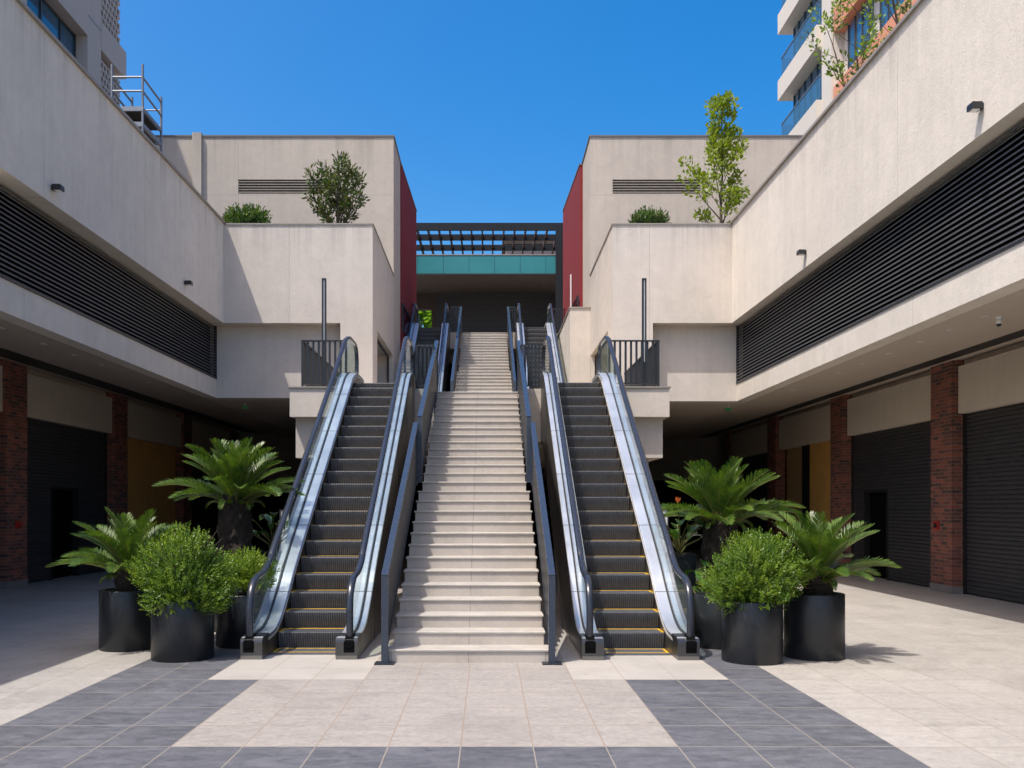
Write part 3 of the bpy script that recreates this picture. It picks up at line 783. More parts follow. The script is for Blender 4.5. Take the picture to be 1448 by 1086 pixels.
flat_rail('balcony_railing', 'dark bar railing on the left balcony, in front of the partly shaded recess', [(-2.9, 18.5), (-3.79, 18.5), (-3.79, 23.3)], ZL + .03, .96, 'balcony railings')
flat_rail('balcony_railing', 'dark bar railing on the right balcony, in front of the sunlit recess', [(2.48, 18.5), (3.48, 18.5), (3.48, 23.3)], ZL + .03, .96, 'balcony railings')
flat_rail('barrier_railing', 'low dark barrier between the left lower escalator head and the stairs', [(-1.47, 18.62), (-1.13, 18.62), (-1.13, 20.0)], ZL, .92, 'landing barriers', .07)
flat_rail('barrier_railing', 'low dark barrier between the right lower escalator head and the stairs', [(1.05, 18.62), (.69, 18.62), (.69, 20.0)], ZL, .92, 'landing barriers', .07)
flat_rail('barrier_railing', 'dark railing between upper stair head and the escalator near the tree opening', [(-1.40, 34.3), (-1.04, 34.3)], ZTP, 1.0, 'top landing railings', .08)
flat_rail('barrier_railing', 'dark railing between upper stair head and the escalator by the sunlit crimson wall', [(1.02, 34.3), (.76, 34.3)], ZTP, 1.0, 'top landing railings', .08)
flat_rail('barrier_railing', 'dark railing on the top landing beside the post of the pavilion', [(2.45, 34.4), (3.0, 34.4)], ZTP, .95, 'top landing railings', .1)

# light columns on the balconies
for x, lab in ((-3.43, 'slim black light column standing on the left balcony'), (3.27, 'slim black light column standing on the right balcony')):
    y = 18.95; t = thing('light_column', lab, 'lamp', (x, y, ZL), 'balcony light columns')
    h = 2.33
    part('frame', MB().box(x - .045, x - .013, y - .03, y + .03, ZL, ZL + h).box(x + .013, x + .045, y - .03, y + .03, ZL, ZL + h).box(x - .045, x + .045, y - .031, y + .031, ZL + h + .0005, ZL + h + .035).box(x - .013, x + .013, y - .029, y + .029, ZL, ZL + .62), M['railb'], t)
    part('diffuser', MB().box(x - .0125, x + .0125, y - .012, y + .02, ZL + .62, ZL + h), M['lampwhite'], t)

# ------------------------------------------------------------------ wall spotlights, alarms, ceiling fittings
def spot(x, y, z, f, lab):
    t = thing('wall_spotlight', lab, 'lamp', (x, y, z), 'wall spotlights')
    part('bracket', MB().box(x, x + f * .03, y - .035, y + .035, z - .035, z + .035), M['lampblack'], t)
    h = part('head', MB().prism_y([(x + f * .03, z + .04), (x + f * .155, z + .04), (x + f * .165, z + .02), (x + f * .165, z - .045), (x + f * .03, z - .045)], y - .065, y + .065), M['lampblack'], t)
    part('lens', MB().box(x + f * .055, x + f * .145, y - .045, y + .045, z - .0455, z - .052), M['lampwhite'], h)
spot(-6.72, 13.95, 6.68, 1, 'small black spotlight on the shaded wall, nearest the left edge')
spot(-6.72, 20.05, 6.73, 1, 'small black spotlight on the shaded wall, nearest the corner block')
spot(6.2, 11.35, 6.78, -1, 'small black spotlight on the sunlit wall, nearest the right edge')
spot(6.2, 17.65, 6.73, -1, 'small black spotlight on the sunlit wall, nearest the corner block')

t = thing('alarm_bell', 'small red alarm fitting on the near shaded brick column', 'alarm', (-10.33, 19.7, 1.38))
part('backplate', MB().box(-10.33, -10.30, 19.77, 19.93, 1.30, 1.46), M['redplastic'], t)
part('sounder', MB().prism_x([(19.80 + .05 + .05 * math.cos(a), 1.38 + .05 * math.sin(a)) for a in [i * math.pi / 6 for i in range(12)]], -10.30, -10.23), M['redplastic'], t)
t = thing('call_point', 'small red call point on the sunlit side brick column', 'alarm', (9.41, 18.98, 1.4))
part('backplate', MB().box(9.41, 9.375, 18.87, 19.05, 1.29, 1.47), M['redplastic'], t)
part('cover', MB().box(9.375, 9.36, 18.91, 19.01, 1.33, 1.43), M['black'], t)
# cctv
cxp, cyp = 7.62, 13.5; cz = zzR(cxp)
t = thing('security_camera', 'white dome security camera under the sunlit wing soffit', 'camera', (cxp, cyp, cz))
part('mount', MB().lathe([(.0, -.035), (.05, -.035), (.05, 0)], cxp, cyp, cz, 16), M['white'], t)
part('housing', MB().lathe([(.0, -.11), (.036, -.107), (.045, -.085), (.045, -.035), (0, -.035)], cxp, cyp, cz, 16), M['white'], t)
part('lens_dome', MB().lathe([(0, -.150), (.025, -.143), (.033, -.125), (.036, -.105), (0, -.105)], cxp, cyp, cz, 16), M['lampblack'], t)
# recessed downlights
def downlight(x, y, z, lab, grp):
    t = thing('downlight', lab, 'lamp', (x, y, z), grp)
    part('ring', MB().lathe([(.036, -.004), (.038, -.010), (.050, -.010), (.054, 0)], x, y, z, 16), M['white'], t)
    part('lens', MB().lathe([(0, -.006), (.037, -.006)], x, y, z, 16), M['railb'], t)
for y in (12.4, 13.6, 14.8, 16.2, 17.4, 18.6, 21.2):
    downlight(-7.95, y, zzL(7.95), 'small round white downlight in the row under the shaded wing soffit', 'downlights under the shaded soffit')
for y in (13.4, 14.4, 15.4, 16.6, 17.8, 19.0, 21.8):
    downlight(7.35, y, zzR(7.35), 'small round white downlight in the row under the sunlit wing soffit', 'downlights under the sunlit soffit')
for x, y, z, lab in ((-6.6, 24.6, 4.592, 'small green and white exit fitting under the shaded side of the undercroft ceiling'), (6.45, 24.3, 4.507, 'small green and white exit fitting under the sunlit side of the undercroft ceiling')):
    t = thing('exit_fitting', lab, 'sign', (x, y, z), 'undercroft exit fittings')
    part('housing', MB().box(x - .085, x + .085, y - .02, y + .02, z - .16, z - .07), M['greenplastic'], t)
    part('hanger', MB().box(x - .01, x + .01, y - .01, y + .01, z - .07, z), M['white'], t)

# ------------------------------------------------------------------ planters
def planter(x, y, r, h, lab, grp='black cylindrical planters'):
    t = thing('planter', lab, 'planter', (x, y, 0), grp)
    part('pot', MB().lathe([(0, .004), (r - .008, .004), (r, .012), (r, h - .012), (r - .006, h), (r - .03, h), (r - .035, h - .06)], x, y, 0, 56), M['pot'], t)
    part('soil', MB().lathe([(0, h - .04), (r * .5, h - .045), (r - .034, h - .055)], x, y, 0, 24), M['soil'], t)
    return t
planter(-4.48, 11.29, .345, .735, 'black round planter of the small palm, at the edge of the wing shadow')
planter(-3.55, 10.53, .35, .70, 'black round planter holding the front green shrub left of the escalators')
planter(-3.12, 11.52, .33, .66, 'black round planter partly hidden between front shrub and left escalator')
planter(-3.70, 13.1, .42, .62, 'black round planter under the tall palm on the shaded side')
planter(3.02, 10.35, .34, .70, 'black round planter holding the front green shrub right of the escalators')
planter(3.83, 10.63, .34, .75, 'black round planter of the small palm in full sun at the right')
planter(2.93, 11.43, .32, .66, 'black round planter partly hidden between front shrub and right escalator')
planter(3.36, 13.1, .42, .62, 'black round planter under the tall palm on the sunlit side')
def square_pot(x, y, lab):
    t = thing('planter', lab, 'planter', (x, y, 0), 'square planters')
    a = .2
    part('pot', MB().box(x - a, x + a, y - a, y + a, 0.005, 1.02).box(x - a - .015, x + a + .015, y - a - .015, y + a + .015, 1.021, 1.06), M['pot'], t)
    part('soil', MB().box(x - a + .02, x + a - .02, y - a + .02, y + a - .02, 1.0605, 1.075), M['soil'], t)
square_pot(-3.30, 13.9, 'tall square dark planter of leafy plants by the left escalator')
square_pot(2.86, 13.5, 'tall square dark planter with the orange flower by the right escalator')
for x, y, z0_, z1_, lab in ((-3.50, 15.6, .75, 1.70, 'white info panel behind the leafy plant at the left escalator'), (3.02, 15.6, .75, 1.72, 'white info panel behind the orange flower at the right escalator')):
    t = thing('sign_stand', lab, 'sign', (x, y, 0), 'sign stands by the escalators')
    part('panel', MB().box(x - .07, x + .07, y - .015, y + .015, z0_, z1_), M['white'], t)
    part('post', MB().box(x - .09, x - .071, y - .03, y + .03, 0, z1_ + .02).box(x + .071, x + .09, y - .03, y + .03, 0, z1_ + .02).box(x - .071, x + .071, y - .03, y + .03, z1_ + .0005, z1_ + .02), M['railb'], t)

# ---- cycad palms
def frond_mesh(L, e0, e1, seed):
    q = random.Random(seed); mb = MB(); N = 28
    pts = []; y = z = 0.
    for i in range(N + 1):
        s = i / N; e = R(e0 + (e1 - e0) * s ** 1.25)
        pts.append(Vector((0, y, z))); y += math.cos(e) * L / N; z += math.sin(e) * L / N
    mb.tube([pts[i] for i in range(0, N + 1, 4)], [.011 * (1 - i / 8.5) for i in range(8)], 4, 1)
    for i in range(3, N + 1):
        s = i / N
        ll = L * .235 * (math.sin(math.pi * min(1, (s + .12) * .86)) ** .6 + .12) * q.uniform(.92, 1.08)
        d = (pts[min(i + 1, N)] - pts[i - 1]).normalized(); nrm = Vector((0, -d.z, d.y))
        for sd in (-1, 1):
            fw = R(38 + 20 * s + q.uniform(-5, 5))
            dirv = (Vector((sd, 0, 0)) * math.cos(fw) + d * math.sin(fw) + nrm * (.42 - .12 * s)).normalized()
            w = (.0098 + .003 * (1 - s)) * (L / .85) ** .6
            wv = (d - dirv * d.dot(dirv)).normalized() * w
            a = pts[i] + Vector((sd * .004, 0, 0)); b = a + dirv * ll * .55
            tip = a + dirv * ll - Vector((0, 0, 1)) * ll * q.uniform(.02, .12)
            mb.add([a - wv * .6, a + wv * .6, b + wv, b - wv, tip], [(0, 1, 2, 3), (3, 2, 4)], 0)
    return mb.mesh('frond', [M['palm'], M['palmstem']])
FR = {}
def fronds(L):
    k = round(L, 2)
    if k not in FR:
        FR[k] = [[frond_mesh(L * .86, 82, 52, 1), frond_mesh(L * .9, 76, 38, 2)],
                 [frond_mesh(L, 63, 22, 3), frond_mesh(L * .96, 54, 12, 4)],
                 [frond_mesh(L, 38, -12, 5), frond_mesh(L * .95, 26, -22, 6)],
                 [frond_mesh(L * .42, 60, -70, 7)]]
    return FR[k]
def palm(x, y, zb, zc, r, L, lab, seed, nf=30):
    t = thing('cycad_palm', lab, 'palm', (x, y, zb), 'cycad palms')
    q = random.Random(seed)
    tr = MB(); H = zc - zb; n = 14; m = 22; prof = []
    vs = []; 
    for i in range(n + 1):
        s = i / n
        for k in range(m):
            a = 2 * math.pi * k / m
            rr = r * (1.0 + .18 * math.sin(s * 3.0) ) * (1 + q.uniform(-.10, .13)) * (.75 if i == n else 1)
            vs.append((x + rr * math.cos(a), y + rr * math.sin(a), zb + H * s))
    tr.add(vs, [(i * m + k, i * m + (k + 1) % m, (i + 1) * m + (k + 1) % m, (i + 1) * m + k) for i in range(n) for k in range(m)])
    tr.add([(x, y, zc + .03)] + vs[-m:], [(0, 1 + k, 1 + (k + 1) % m) for k in range(m)])
    cnt = int(95 * H / .6)      # old leaf bases
    for i in range(cnt):
        s = (i + q.random()) / cnt; a = i * 2.39996; zz_ = zb + H * s
        d = Vector((math.cos(a), math.sin(a), 0)); tv = Vector((-math.sin(a), math.cos(a), 0))
        c = Vector((x, y, zz_)) + d * r * .98; w = r * .17
        tip = c + d * r * .26 + Vector((0, 0, r * .34))
        tr.add([c - tv * w, c + tv * w, tip + tv * w * .5, tip - tv * w * .5, c - Vector((0, 0, r * .22)) + d * r * .04], [(0, 1, 2, 3), (4, 1, 0), (4, 2, 1), (4, 3, 2), (4, 0, 3)])
    part('trunk', tr, M['bark'], t)
    F = fronds(L)
    for i in range(nf):
        f = i / nf
        kind = 0 if f < .18 else (1 if f < .55 else (2 if f < .90 else 3))
        me = F[kind][i % len(F[kind])]
        a = i * 2.39996 + q.uniform(-.25, .25)
        rr = r * (.25 if kind == 0 else (.5 if kind == 1 else .75))
        inst('frond', me, t, (rr * math.cos(a), rr * math.sin(a), H + .02 - .05 * kind * (.5 + f)), (q.uniform(-.08, .08), q.uniform(-.12, .12), a - math.pi / 2), q.uniform(.88, 1.1))
    return t
palm(-4.46, 11.27, .68, 1.02, .145, .80, 'small cycad palm in a black planter at the edge of the wing shadow', 11, 36)
palm(-3.66, 13.1, .57, 1.93, .20, .90, 'tall cycad palm with thick trunk rising before the plywood on the shaded side', 12, 54)
palm(3.87, 10.62, .70, 1.00, .145, .80, 'small sunlit cycad palm throwing a frond shadow on the cream floor', 13, 38)
palm(3.36, 13.1, .57, 1.62, .21, .92, 'tall cycad palm with thick trunk before the dark shops on the sunlit side', 14, 56)

# ---- leafy shrubs: sprigs of small leaves spread through the crown's volume
def leaf_at(mb, p, d, n, L, W, mi=0):
    sd = d.cross(n)
    if sd.length < 1e-4: sd = d.cross(Vector((1, .2, .1)))
    sd.normalize()
    mb.add([p, p + d * L * .5 + sd * W * .5 + n * L * .05, p + d * L, p + d * L * .5 - sd * W * .5 + n * L * .05], [(0, 1, 2, 3)], mi)
def rdir(q):
    z = q.uniform(-1, 1); a = q.uniform(0, 2 * math.pi); r = math.sqrt(1 - z * z)
    return Vector((r * math.cos(a), r * math.sin(a), z))
def shrub_thing(name, lab, cat, base, rx, ry, rz, cz, nspr, leafL, leafW, mats, seed, grp, sprig=.17, per=12, lump=.34, low=-.55, stems=7, split=.25):
    """base: root point; crown ellipsoid centred cz above it"""
    t = thing(name, lab, cat, base, grp); q = random.Random(seed); B = Vector(base); C = B + Vector((0, 0, cz))
    lumps = [(rdir(q), q.uniform(.5, 1.)) for _ in range(26)]
    fo = MB()
    for i in range(nspr):
        d = rdir(q)
        if d.z < low: d.z = q.uniform(low, .3); d.normalize()
        k = 1 - lump
        for ld_, w in lumps:
            c = d.dot(ld_)
            if c > .80: k = max(k, 1 - lump + lump * 1.25 * w * (c - .80) / .2)
        rr = k * (q.uniform(.25, 1.) ** .38)
        p = C + Vector((d.x * rx, d.y * ry, d.z * rz)) * rr
        g = (d + Vector((0, 0, .75)) + rdir(q) * .45).normalized()
        L = sprig * q.uniform(.6, 1.35); p0 = p - g * L * .7
        mi = 1 if (q.random() < split and rr > .75) else 0
        for j in range(per):
            s = (j + .5) / per; a = j * 2.4 + q.uniform(-.4, .4)
            sx = g.cross(Vector((.3, .2, 1))).normalized(); sy = g.cross(sx)
            out = sx * math.cos(a) + sy * math.sin(a)
            dd = (out * (1 - .5 * s) + g * (.55 + .5 * s) + rdir(q) * .25).normalized()
            sz = q.uniform(.7, 1.2) * (1.05 - .35 * s)
            leaf_at(fo, p0 + g * L * s, dd, g, leafL * sz, leafW * sz, mi)
    part('foliage', fo, mats, t)
    st = MB()
    for i in range(stems):
        d = rdir(q); d.z = abs(d.z) * .6 + .4; d.normalize()
        e = C + Vector((d.x * rx, d.y * ry, d.z * rz)) * .8
        m_ = (B + e) * .5 + Vector((q.uniform(-.05, .05), q.uniform(-.05, .05), .05))
        st.tube([B, m_, e], [.016, .011, .004], 5)
        for _ in range(3):
            e2 = e + rdir(q) * rx * .3; st.tube([m_, (m_ + e2) * .5, e2], [.007, .005, .002], 4)
    part('stem', st, M['wood'], t)
    return t
shrub_thing('round_shrub', 'bushy bright green shrub in the front planter left of the escalators', 'shrub', (-3.53, 10.53, .66), .645, .62, .56, .30, 2100, .040, .020, [M['box'], M['boxl']], 21, 'front green shrubs', per=13, low=-.95)
shrub_thing('round_shrub', 'paler green shrub squeezed between the front shrub and the left escalator', 'shrub', (-3.06, 11.50, .62), .40, .42, .34, .30, 620, .042, .020, [M['boxl'], M['box']], 22, 'rear pale shrubs')
shrub_thing('round_shrub', 'bushy bright green shrub in the front planter right of the escalators', 'shrub', (3.03, 10.35, .66), .635, .60, .53, .30, 2000, .040, .020, [M['box'], M['boxl']], 23, 'front green shrubs', per=13, low=-.95)
shrub_thing('round_shrub', 'paler green shrub squeezed between the front shrub and the sunlit small palm', 'shrub', (3.32, 11.50, .62), .42, .42, .30, .28, 480, .042, .020, [M['boxl'], M['box']], 24, 'rear pale shrubs')

# ---- big-leaved plants behind (bird of paradise)
def strelitzia(x, y, z, lab, seed, flower=False, H=.95, n=20):
    t = thing('leafy_plant', lab, 'plant', (x, y, z), 'broad leaved plants by the escalators'); q = random.Random(seed)
    lf = MB(); st = MB()
    for i in range(n):
        a = i * 2.4 + q.uniform(-.3, .3); h = H * q.uniform(.35, 1.); o = q.uniform(.1, .42)
        top = Vector((x + o * math.cos(a), y + o * math.sin(a), z + h * .62))
        st.tube([(x, y, z), (x + o * .3 * math.cos(a), y + o * .3 * math.sin(a), z + h * .35), top], [.010, .008, .006], 5)
        d = Vector((math.cos(a), math.sin(a), q.uniform(.2, 1.2))).normalized(); L = q.uniform(.30, .5); W = q.uniform(.05, .085)
        sd = d.cross(Vector((0, 0, 1))).normalized(); prev = None
        K = 6
        for k in range(K + 1):
            s = k / K; c = top + d * L * s - Vector((0, 0, 1)) * L * .5 * s * s
            w = W * math.sin(math.pi * min(1, .08 + s * .92)) ** .8
            row = [c - sd * w + Vector((0, 0, w * .35)), c, c + sd * w + Vector((0, 0, w * .35))]
            if prev: lf.add(prev + row, [(0, 1, 4, 3), (1, 2, 5, 4)], 0, True)
            prev = row
    part('leaves', lf, M['strel'], t); part('stalk', st, M['palmstem'], t)
    if flower:
        f = MB(); b = Vector((x - .08, y - .22, z + .78))
        for k in range(5):
            d = Vector((q.uniform(-.3, .6), q.uniform(-.4, 0), 1)).normalized()
            leaf_at(f, b, d, Vector((0, -1, 0)), .095, .035)
        part('flower', f, M['orange'], t)
        s2 = MB(); s2.tube([(x, y, z), (x - .03, y - .1, z + .5), b], [.010, .008, .007], 5); part('flower_stalk', s2, M['palmstem'], t)
strelitzia(-3.30, 13.9, 1.04, 'broad leaved plant in a square planter close to the left escalator', 31)
strelitzia(-2.98, 13.0, .15, 'low broad leaved plant tucked against the left escalator side', 32, H=1.15, n=18)
strelitzia(2.86, 13.5, 1.04, 'broad leaved plant with one orange flower by the right escalator', 33, True)
strelitzia(3.05, 12.6, .15, 'low broad leaved plant tucked behind the right front shrub', 34, H=1.25, n=22)

# ---- terrace and roof plants
shrub_thing('terrace_bush', 'dense round dark green bush on the left terrace beside the wing wall', 'shrub', (-6.55, 24.6, 8.6), .70, .6, .58, .82, 620, .115, .045, [M['laurel'], M['box']], 41, 'round terrace bushes', sprig=.26, per=12, stems=9)
shrub_thing('terrace_bush', 'dense round dark green bush on the right terrace', 'shrub', (4.32, 24.6, 8.6), .64, .6, .50, .76, 560, .115, .040, [M['laurel'], M['olive']], 42, 'round terrace bushes', sprig=.26, per=12, stems=9)

def tree(name, lab, cat, base, H, r0, limbs, lf, lw, mats, seed, grp=None, trunks=1, spread=.2, clear=.2, lenf=None, up=35, nl=9, clump=.16, twigs=7, part_leaf='crown', rag=.22):
    t = thing(name, lab, cat, base, grp); q = random.Random(seed); B = Vector(base)
    wd = MB(); fo = MB()
    def cl(p, n=nl, r=clump, g=None):
        for _ in range(n):
            d = rdir(q); pp = p + d * r * q.random() ** .6
            dd = (d + Vector((0, 0, .35)) + (g or Vector((0, 0, 0))) * .5).normalized(); sz = q.uniform(.65, 1.25)
            leaf_at(fo, pp, dd, rdir(q), lf * sz, lw * sz, 1 if q.random() < .35 else 0)
    for k in range(trunks):
        a0 = k * 2 * math.pi / max(1, trunks) + q.uniform(-.3, .3)
        ln = spread * (1 if trunks > 1 else .12)
        tp = [B + Vector((math.cos(a0) * ln * (s ** 1.1) * H + q.uniform(-.02, .02) * H * s, math.sin(a0) * ln * (s ** 1.1) * H + q.uniform(-.02, .02) * H * s, H * s * (1 if trunks == 1 else q.uniform(.86, .98)))) for s in [i / 7 for i in range(8)]]
        wd.tube(tp, [r0 * (1 - .86 * i / 7) for i in range(8)], 7)
        nL = limbs // trunks
        for i in range(nL):
            s = clear + (1 - clear) * (i + .5) / nL; f = s * 7; j = min(6, int(f)); p = tp[j].lerp(tp[j + 1], f - j)
            a = i * 2.39996 + k * 1.1; ll = H * lenf(s) * q.uniform(1 - rag, 1 + rag); e = R(up + q.uniform(-12, 14) + 15 * s)
            d = Vector((math.cos(a) * math.cos(e), math.sin(a) * math.cos(e), math.sin(e)))
            p2 = p + d * ll * .5 + Vector((0, 0, ll * .03)); p3 = p + d * ll + Vector((0, 0, ll * .12))
            rr = r0 * (1 - .8 * s) * .5
            wd.tube([p, p2, p3], [rr, rr * .6, rr * .2], 5)
            for w in range(twigs):
                u = .35 + .65 * (w + q.random()) / twigs; pp = p.lerp(p2, u * 2) if u < .5 else p2.lerp(p3, u * 2 - 1)
                dd = (d + rdir(q) * .9 + Vector((0, 0, .3))).normalized(); tl = ll * .28 * q.uniform(.5, 1.2)
                wd.tube([pp, pp + dd * tl], [rr * .3, rr * .1], 4, cap=False)
                cl(pp + dd * tl, g=dd); cl(pp + dd * tl * .55, nl // 2, clump * .7, dd)
        cl(tp[-1], nl * 2)
    part('trunk', wd, M['wood'], t); part(part_leaf, fo, mats, t)
    return t
tree('olive_shrub', 'grey green many stemmed shrub before the vent slot on the left terrace', 'shrub', (-4.15, 24.9, 8.6), 2.3, .05, 32, .14, .055, [M['olive'], M['laurel']], 51, None, 4, .25, .3, lambda s: .20 + .06 * math.sin(3 * s), 40, 9, .13, 6, 'foliage')
shrub_thing('low_bush', 'small grey leaved bush at the foot of the many stemmed terrace shrub', 'shrub', (-3.92, 24.5, 8.58), .46, .4, .32, .40, 240, .10, .035, [M['greytree'], M['olive']], 55, None, sprig=.22, per=10)
tree('sapling_tree', 'slender yellow green sapling on the right terrace against the sky', 'tree', (6.45, 25.1, 8.55), 4.15, .055, 24, .125, .078, [M['spring'], M['spring']], 52, None, 1, .2, .12, lambda s: .20 * (1 - s) ** .6 + .06, 42, 12, .16, 7, rag=.5)
tree('roof_shrub', 'straggly green shrub behind the coping of the sunlit wing, before the salmon tower', 'shrub', (7.25, 17.4, 8.6), 2.9, .035, 18, .095, .05, [M['boxl'], M['greytree']], 53, 'roof shrubs', 3, .26, .3, lambda s: .24, 35, 7, .12, 6, 'foliage')
tree('roof_shrub', 'leafy green shrub behind the coping of the sunlit wing, nearest the top edge', 'shrub', (7.2, 15.4, 8.6), 3.1, .035, 14, .095, .05, [M['boxl'], M['greytree']], 54, 'roof shrubs', 2, .22, .3, lambda s: .2, 35, 7, .12, 6, 'foliage')
tree('garden_tree', 'bright green tree seen through the opening at the stair head', 'tree', (-3.6, 50., 4.), 8.6, .18, 44, .34, .20, [M['far'], M['far']], 56, None, 1, .2, .4, lambda s: .26, 20, 13, .5, 8)
tg = MB().box(-9., 6., 44., 62., 3.6, 4.0); tgo = solo('garden_terrace', tg, M['grey'], 'raised garden terrace behind the pavilion, hidden below the opening', 'terrace')

# ------------------------------------------------------------------ scaffold on the left wing's roof
s = thing('scaffold', 'small aluminium scaffold tower with two dark decks standing on the left wing roof', 'scaffold', (-7.6, 20., 8.6))
X0, X1, Y0_, Y1_, ZB = -8.06, -7.40, 19.4, 20.5, 8.6
def bar(a, b, r=.022): return MB().tube([a, b], r, 8)
for x in (X0, X1):
    for y, zt in ((Y0_, 11.25), (Y1_, 11.05)):
        part('upright', bar((x, y, ZB), (x, y, zt), .028), M['lightgrey'], s)
for z in (10.68, 10.98):
    part('guard_rail', bar((X0, Y0_, z), (X1, Y0_, z)), M['lightgrey'], s)
    part('guard_rail', bar((X1, Y0_, z), (X1, Y1_, z - .05)), M['lightgrey'], s)
    part('guard_rail', bar((X0, Y0_, z), (X0, Y1_, z - .05)), M['lightgrey'], s)
for z in (9.35, 9.7, 10.05, 10.4, 10.75):
    part('rung', bar((X0, Y1_, z), (X1, Y1_, z), .018), M['lightgrey'], s)
for z in (9.95, 10.28):
    d = part('deck', MB().box(X0 + .03, X1 - .03, Y0_ + .03, Y1_ - .03, z, z + .03), M['plank'], s)
    part('edge_beam', MB().box(X0 - .02, X1 + .02, Y0_ - .03, Y0_ + .02, z - .035, z + .06), M['lightgrey'], d)
    part('edge_beam', MB().box(X1 - .029, X1 + .021, Y0_ + .021, Y1_ - .03, z - .03, z + .05), M['lightgrey'], d)
part('brace', bar((X1, Y0_, 9.3), (X1, Y1_, 10.1), .016), M['lightgrey'], s)
part('brace', bar((X1, Y1_, 8.8), (X1, Y0_, 9.6), .016), M['lightgrey'], s)

# ------------------------------------------------------------------ towers behind the wings
def left_tower():
    X = -13.65; t = thing('tower_building', 'grey concrete tower with blue windows and perforated screens behind the shaded wing', 'building', (X, 30, 0))
    ZT = 24.
    part('wall', MB().box(X, -24., 30.87, 31.94, 0, ZT).box(X - .9, -24., 31.94, 34.1, 0, ZT).box(X - .001, -24., 16., 26.8, 0, ZT)
         .box(X - .45, -24., 26.8, 30.87, 0, 13.2).box(X, -24., 26.8, 30.87, 17.86, ZT), M['tower'], t)
    part('joint', MB().box(X, X + .004, 30.9, 31.93, 18.55, 18.58), M['winframe'], t)
    w = part('window', MB().box(X - .45, X - .5, 26.8, 30.87, 13.2, 17.86), M['winglass'], t)
    fr = MB()
    for y in (26.8, 27.1, 28.45, 29.75, 30.80): fr.box(X - .40, X - .449, y, y + .07, 13.2, 17.86)
    for z in (14.6, 16.35, 17.79): fr.box(X - .405, X - .449, 26.87, 30.8, z, z + .07)
    part('frame', fr, M['winframe'], w)
    part('ledge', MB().box(X + .02, X - .9, 31.941, 34.12, 17.9, 18.9), M['tower'], t)
    def screen(z0, z1, nm):
        m = MB(); nz_ = int((z1 - z0) / .25)
        for i in range(nz_ + 1):
            z = z0 + (z1 - z0) * i / nz_; m.box(X - .10, X - .35, 31.96, 33.85, z, z + .075)
        for i in range(nz_):
            z = z0 + (z1 - z0) * i / nz_; off = .125 if i % 2 else 0
            for k in range(8):
                y = 31.97 + off + k * .25
                if y < 33.75: m.box(X - .102, X - .348, y, y + .08, z + .076, z + (z1 - z0) / nz_ - .001)
        part(nm, m, M['tower'], t)
    screen(18.95, 23.6, 'perforated_screen'); screen(12.5, 17.6, 'perforated_screen')
    part('screen_backing', MB().box(X - .6, X - .89, 31.95, 33.9, 12.4, 17.88).box(X - .6, X - .89, 31.95, 33.9, 18.92, 23.7), M['void'], t)
left_tower()
def right_tower():
    X = 14.25; t = thing('tower_building', 'white and salmon apartment tower with blue glass balconies behind the sunlit wing', 'building', (X, 36, 0))
    part('core', MB().box(X + .42, 30., 38.6, 43.2, 0, 31.), M['winglass'], t)
    part('core', MB().box(X + .5, 30., 22., 37.5, 0, 31.), M['towerwhite'], t)
    part('pilaster', MB().box(X - .02, X + 1.5, 37.5, 38.6, 0, 31.), M['towerwhite'], t)
    for z in (15.0, 18.2, 21.4, 24.6, 27.8):
        part('balcony_slab', MB().box(X - .25, X + 1.6, 38.601, 43.74, z, z + .95), M['towerwhite'], t)
        part('balcony_glass', MB().box(X - .10, X - .07, 38.62, 43.66, z + .951, z + 2.0).box(X - .068, X + 1.5, 43.60, 43.63, z + .951, z + 2.0), M['balglass'], t)
        part('handrail', MB().box(X - .12, X - .05, 38.62, 43.68, z + 2.001, z + 2.05), M['lightgrey'], t)
        w = part('window', MB().box(X + .34, X + .41, 38.61, 43.1, z + .96, z + 3.15), M['winglass'], t)
        fr = MB()
        for y in (39.2, 40.0, 40.8, 41.6, 42.4, 43.04): fr.box(X + .29, X + .339, y, y + .06, z + .96, z + 3.15)
        fr.box(X + .291, X + .339, 38.62, 39.2, z + 3.05, z + 3.14)
        part('frame', fr, M['winframe'], w)
        part('spandrel', MB().box(X + .05, X + .49, 22., 37.45, z - .0, z + .95), M['salmon'], t)
        for k in range(5):
            y = 22.6 + k * 3.0
            w = part('window', MB().box(X + .38, X + .498, y, y + 2.1, z + 1.0, z + 3.1), M['winglass'], t)
            f2 = MB()
            for yy in (y, y + .68, y + 1.38, y + 2.04): f2.box(X + .33, X + .379, yy, yy + .06, z + 1.0, z + 3.1)
            part('frame', f2, M['winframe'], w)
            part('sill', MB().box(X + .2, X + .5, y - .1, y + 2.2, z + .951, z + .99), M['cap'], w)
right_tower()
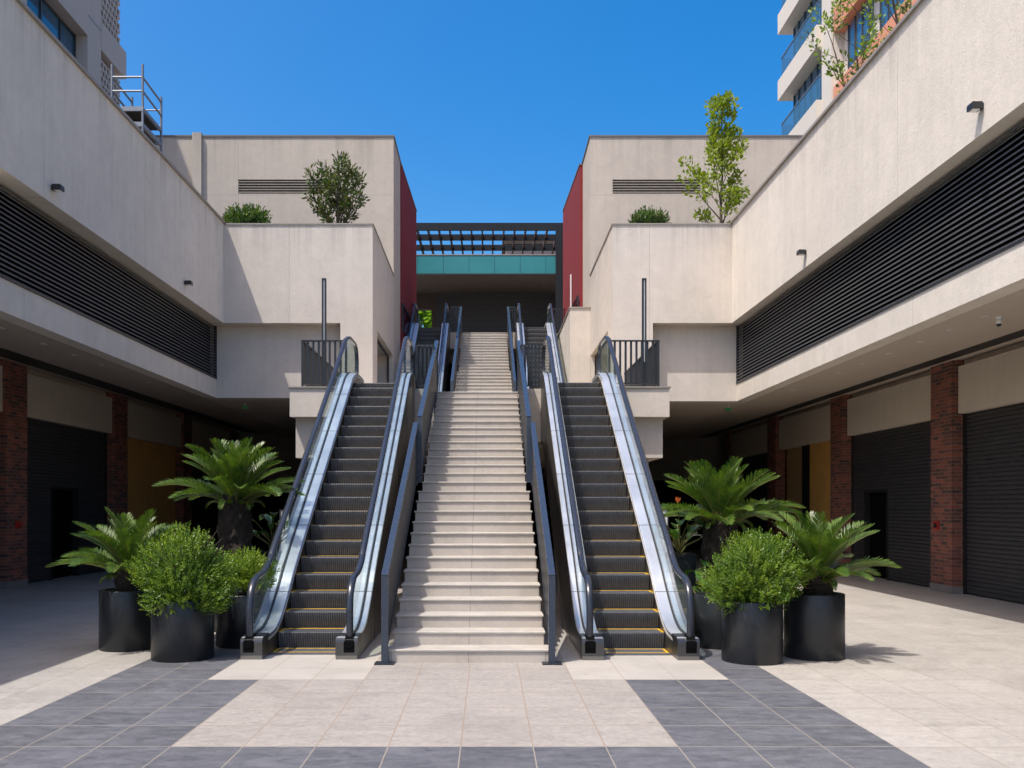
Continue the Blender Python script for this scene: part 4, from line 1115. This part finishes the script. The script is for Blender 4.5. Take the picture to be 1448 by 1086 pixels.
# distant roof seen through the pergola
dbd = thing('distant_building', 'grey rooftop plant building seen through the pergola', 'building', (5, 60, 0))
part('wall', MB().box(1.15, 12., 58., 66., 0, 18.6), M['grey'], dbd)
part('roof_edge', MB().box(1.0, 12.2, 57.8, 66.2, 18.6, 18.85), M['brown'], dbd)
vb = MB()
for i in range(9): vb.box(1.5, 10., 57.96, 57.99, 15.2 + i * .3, 15.35 + i * .3)
part('vent_louvre', vb, M['void'], dbd)

# ------------------------------------------------------------------ light, sky, camera
sd = Vector((.37, .33, -1.)).normalized()
elev = math.asin(-sd.z); az = math.atan2(-sd.x, -sd.y)
w = bpy.data.worlds.new('World'); scene.world = w; w.use_nodes = True
nt = w.node_tree
for n in list(nt.nodes): nt.nodes.remove(n)
sky = nt.nodes.new('ShaderNodeTexSky'); sky.sky_type = 'NISHITA'; sky.sun_disc = False
sky.sun_elevation = elev; sky.sun_rotation = az
sky.altitude = 300; sky.air_density = 1.0; sky.dust_density = 5.; sky.ozone_density = 1.2
bg = nt.nodes.new('ShaderNodeBackground'); bg.inputs[1].default_value = .15
ow = nt.nodes.new('ShaderNodeOutputWorld')
hs = nt.nodes.new('ShaderNodeHueSaturation'); hs.inputs['Saturation'].default_value = 1.66
nt.links.new(sky.outputs[0], hs.inputs['Color']); nt.links.new(hs.outputs[0], bg.inputs[0]); nt.links.new(bg.outputs[0], ow.inputs[0])
ld_ = bpy.data.lights.new('sun', 'SUN'); ld_.energy = 3.1; ld_.angle = R(.53); ld_.color = (1., .965, .905)
so = bpy.data.objects.new('sun', ld_); COL.objects.link(so)
so.rotation_euler = sd.to_track_quat('-Z', 'Y').to_euler(); so.location = (-10, -10, 30)

cam = bpy.data.cameras.new('camera'); co = bpy.data.objects.new('camera', cam); COL.objects.link(co)
co.location = (0, 0, 1.75); co.rotation_euler = (R(90), 0, 0)
cam.sensor_width = 36; cam.lens = 1280 / 1448 * 36
cam.shift_x = 34 / 1448; cam.shift_y = 175 / 1448
cam.clip_end = 2000; cam.clip_start = .1
scene.camera = co
scene.view_settings.view_transform = 'Standard'; scene.view_settings.look = 'None'
scene.view_settings.exposure = 0.68; scene.view_settings.gamma = 1.0
scene.cycles.max_bounces = 8; scene.cycles.transparent_max_bounces = 24
scene.cycles.use_denoising = True
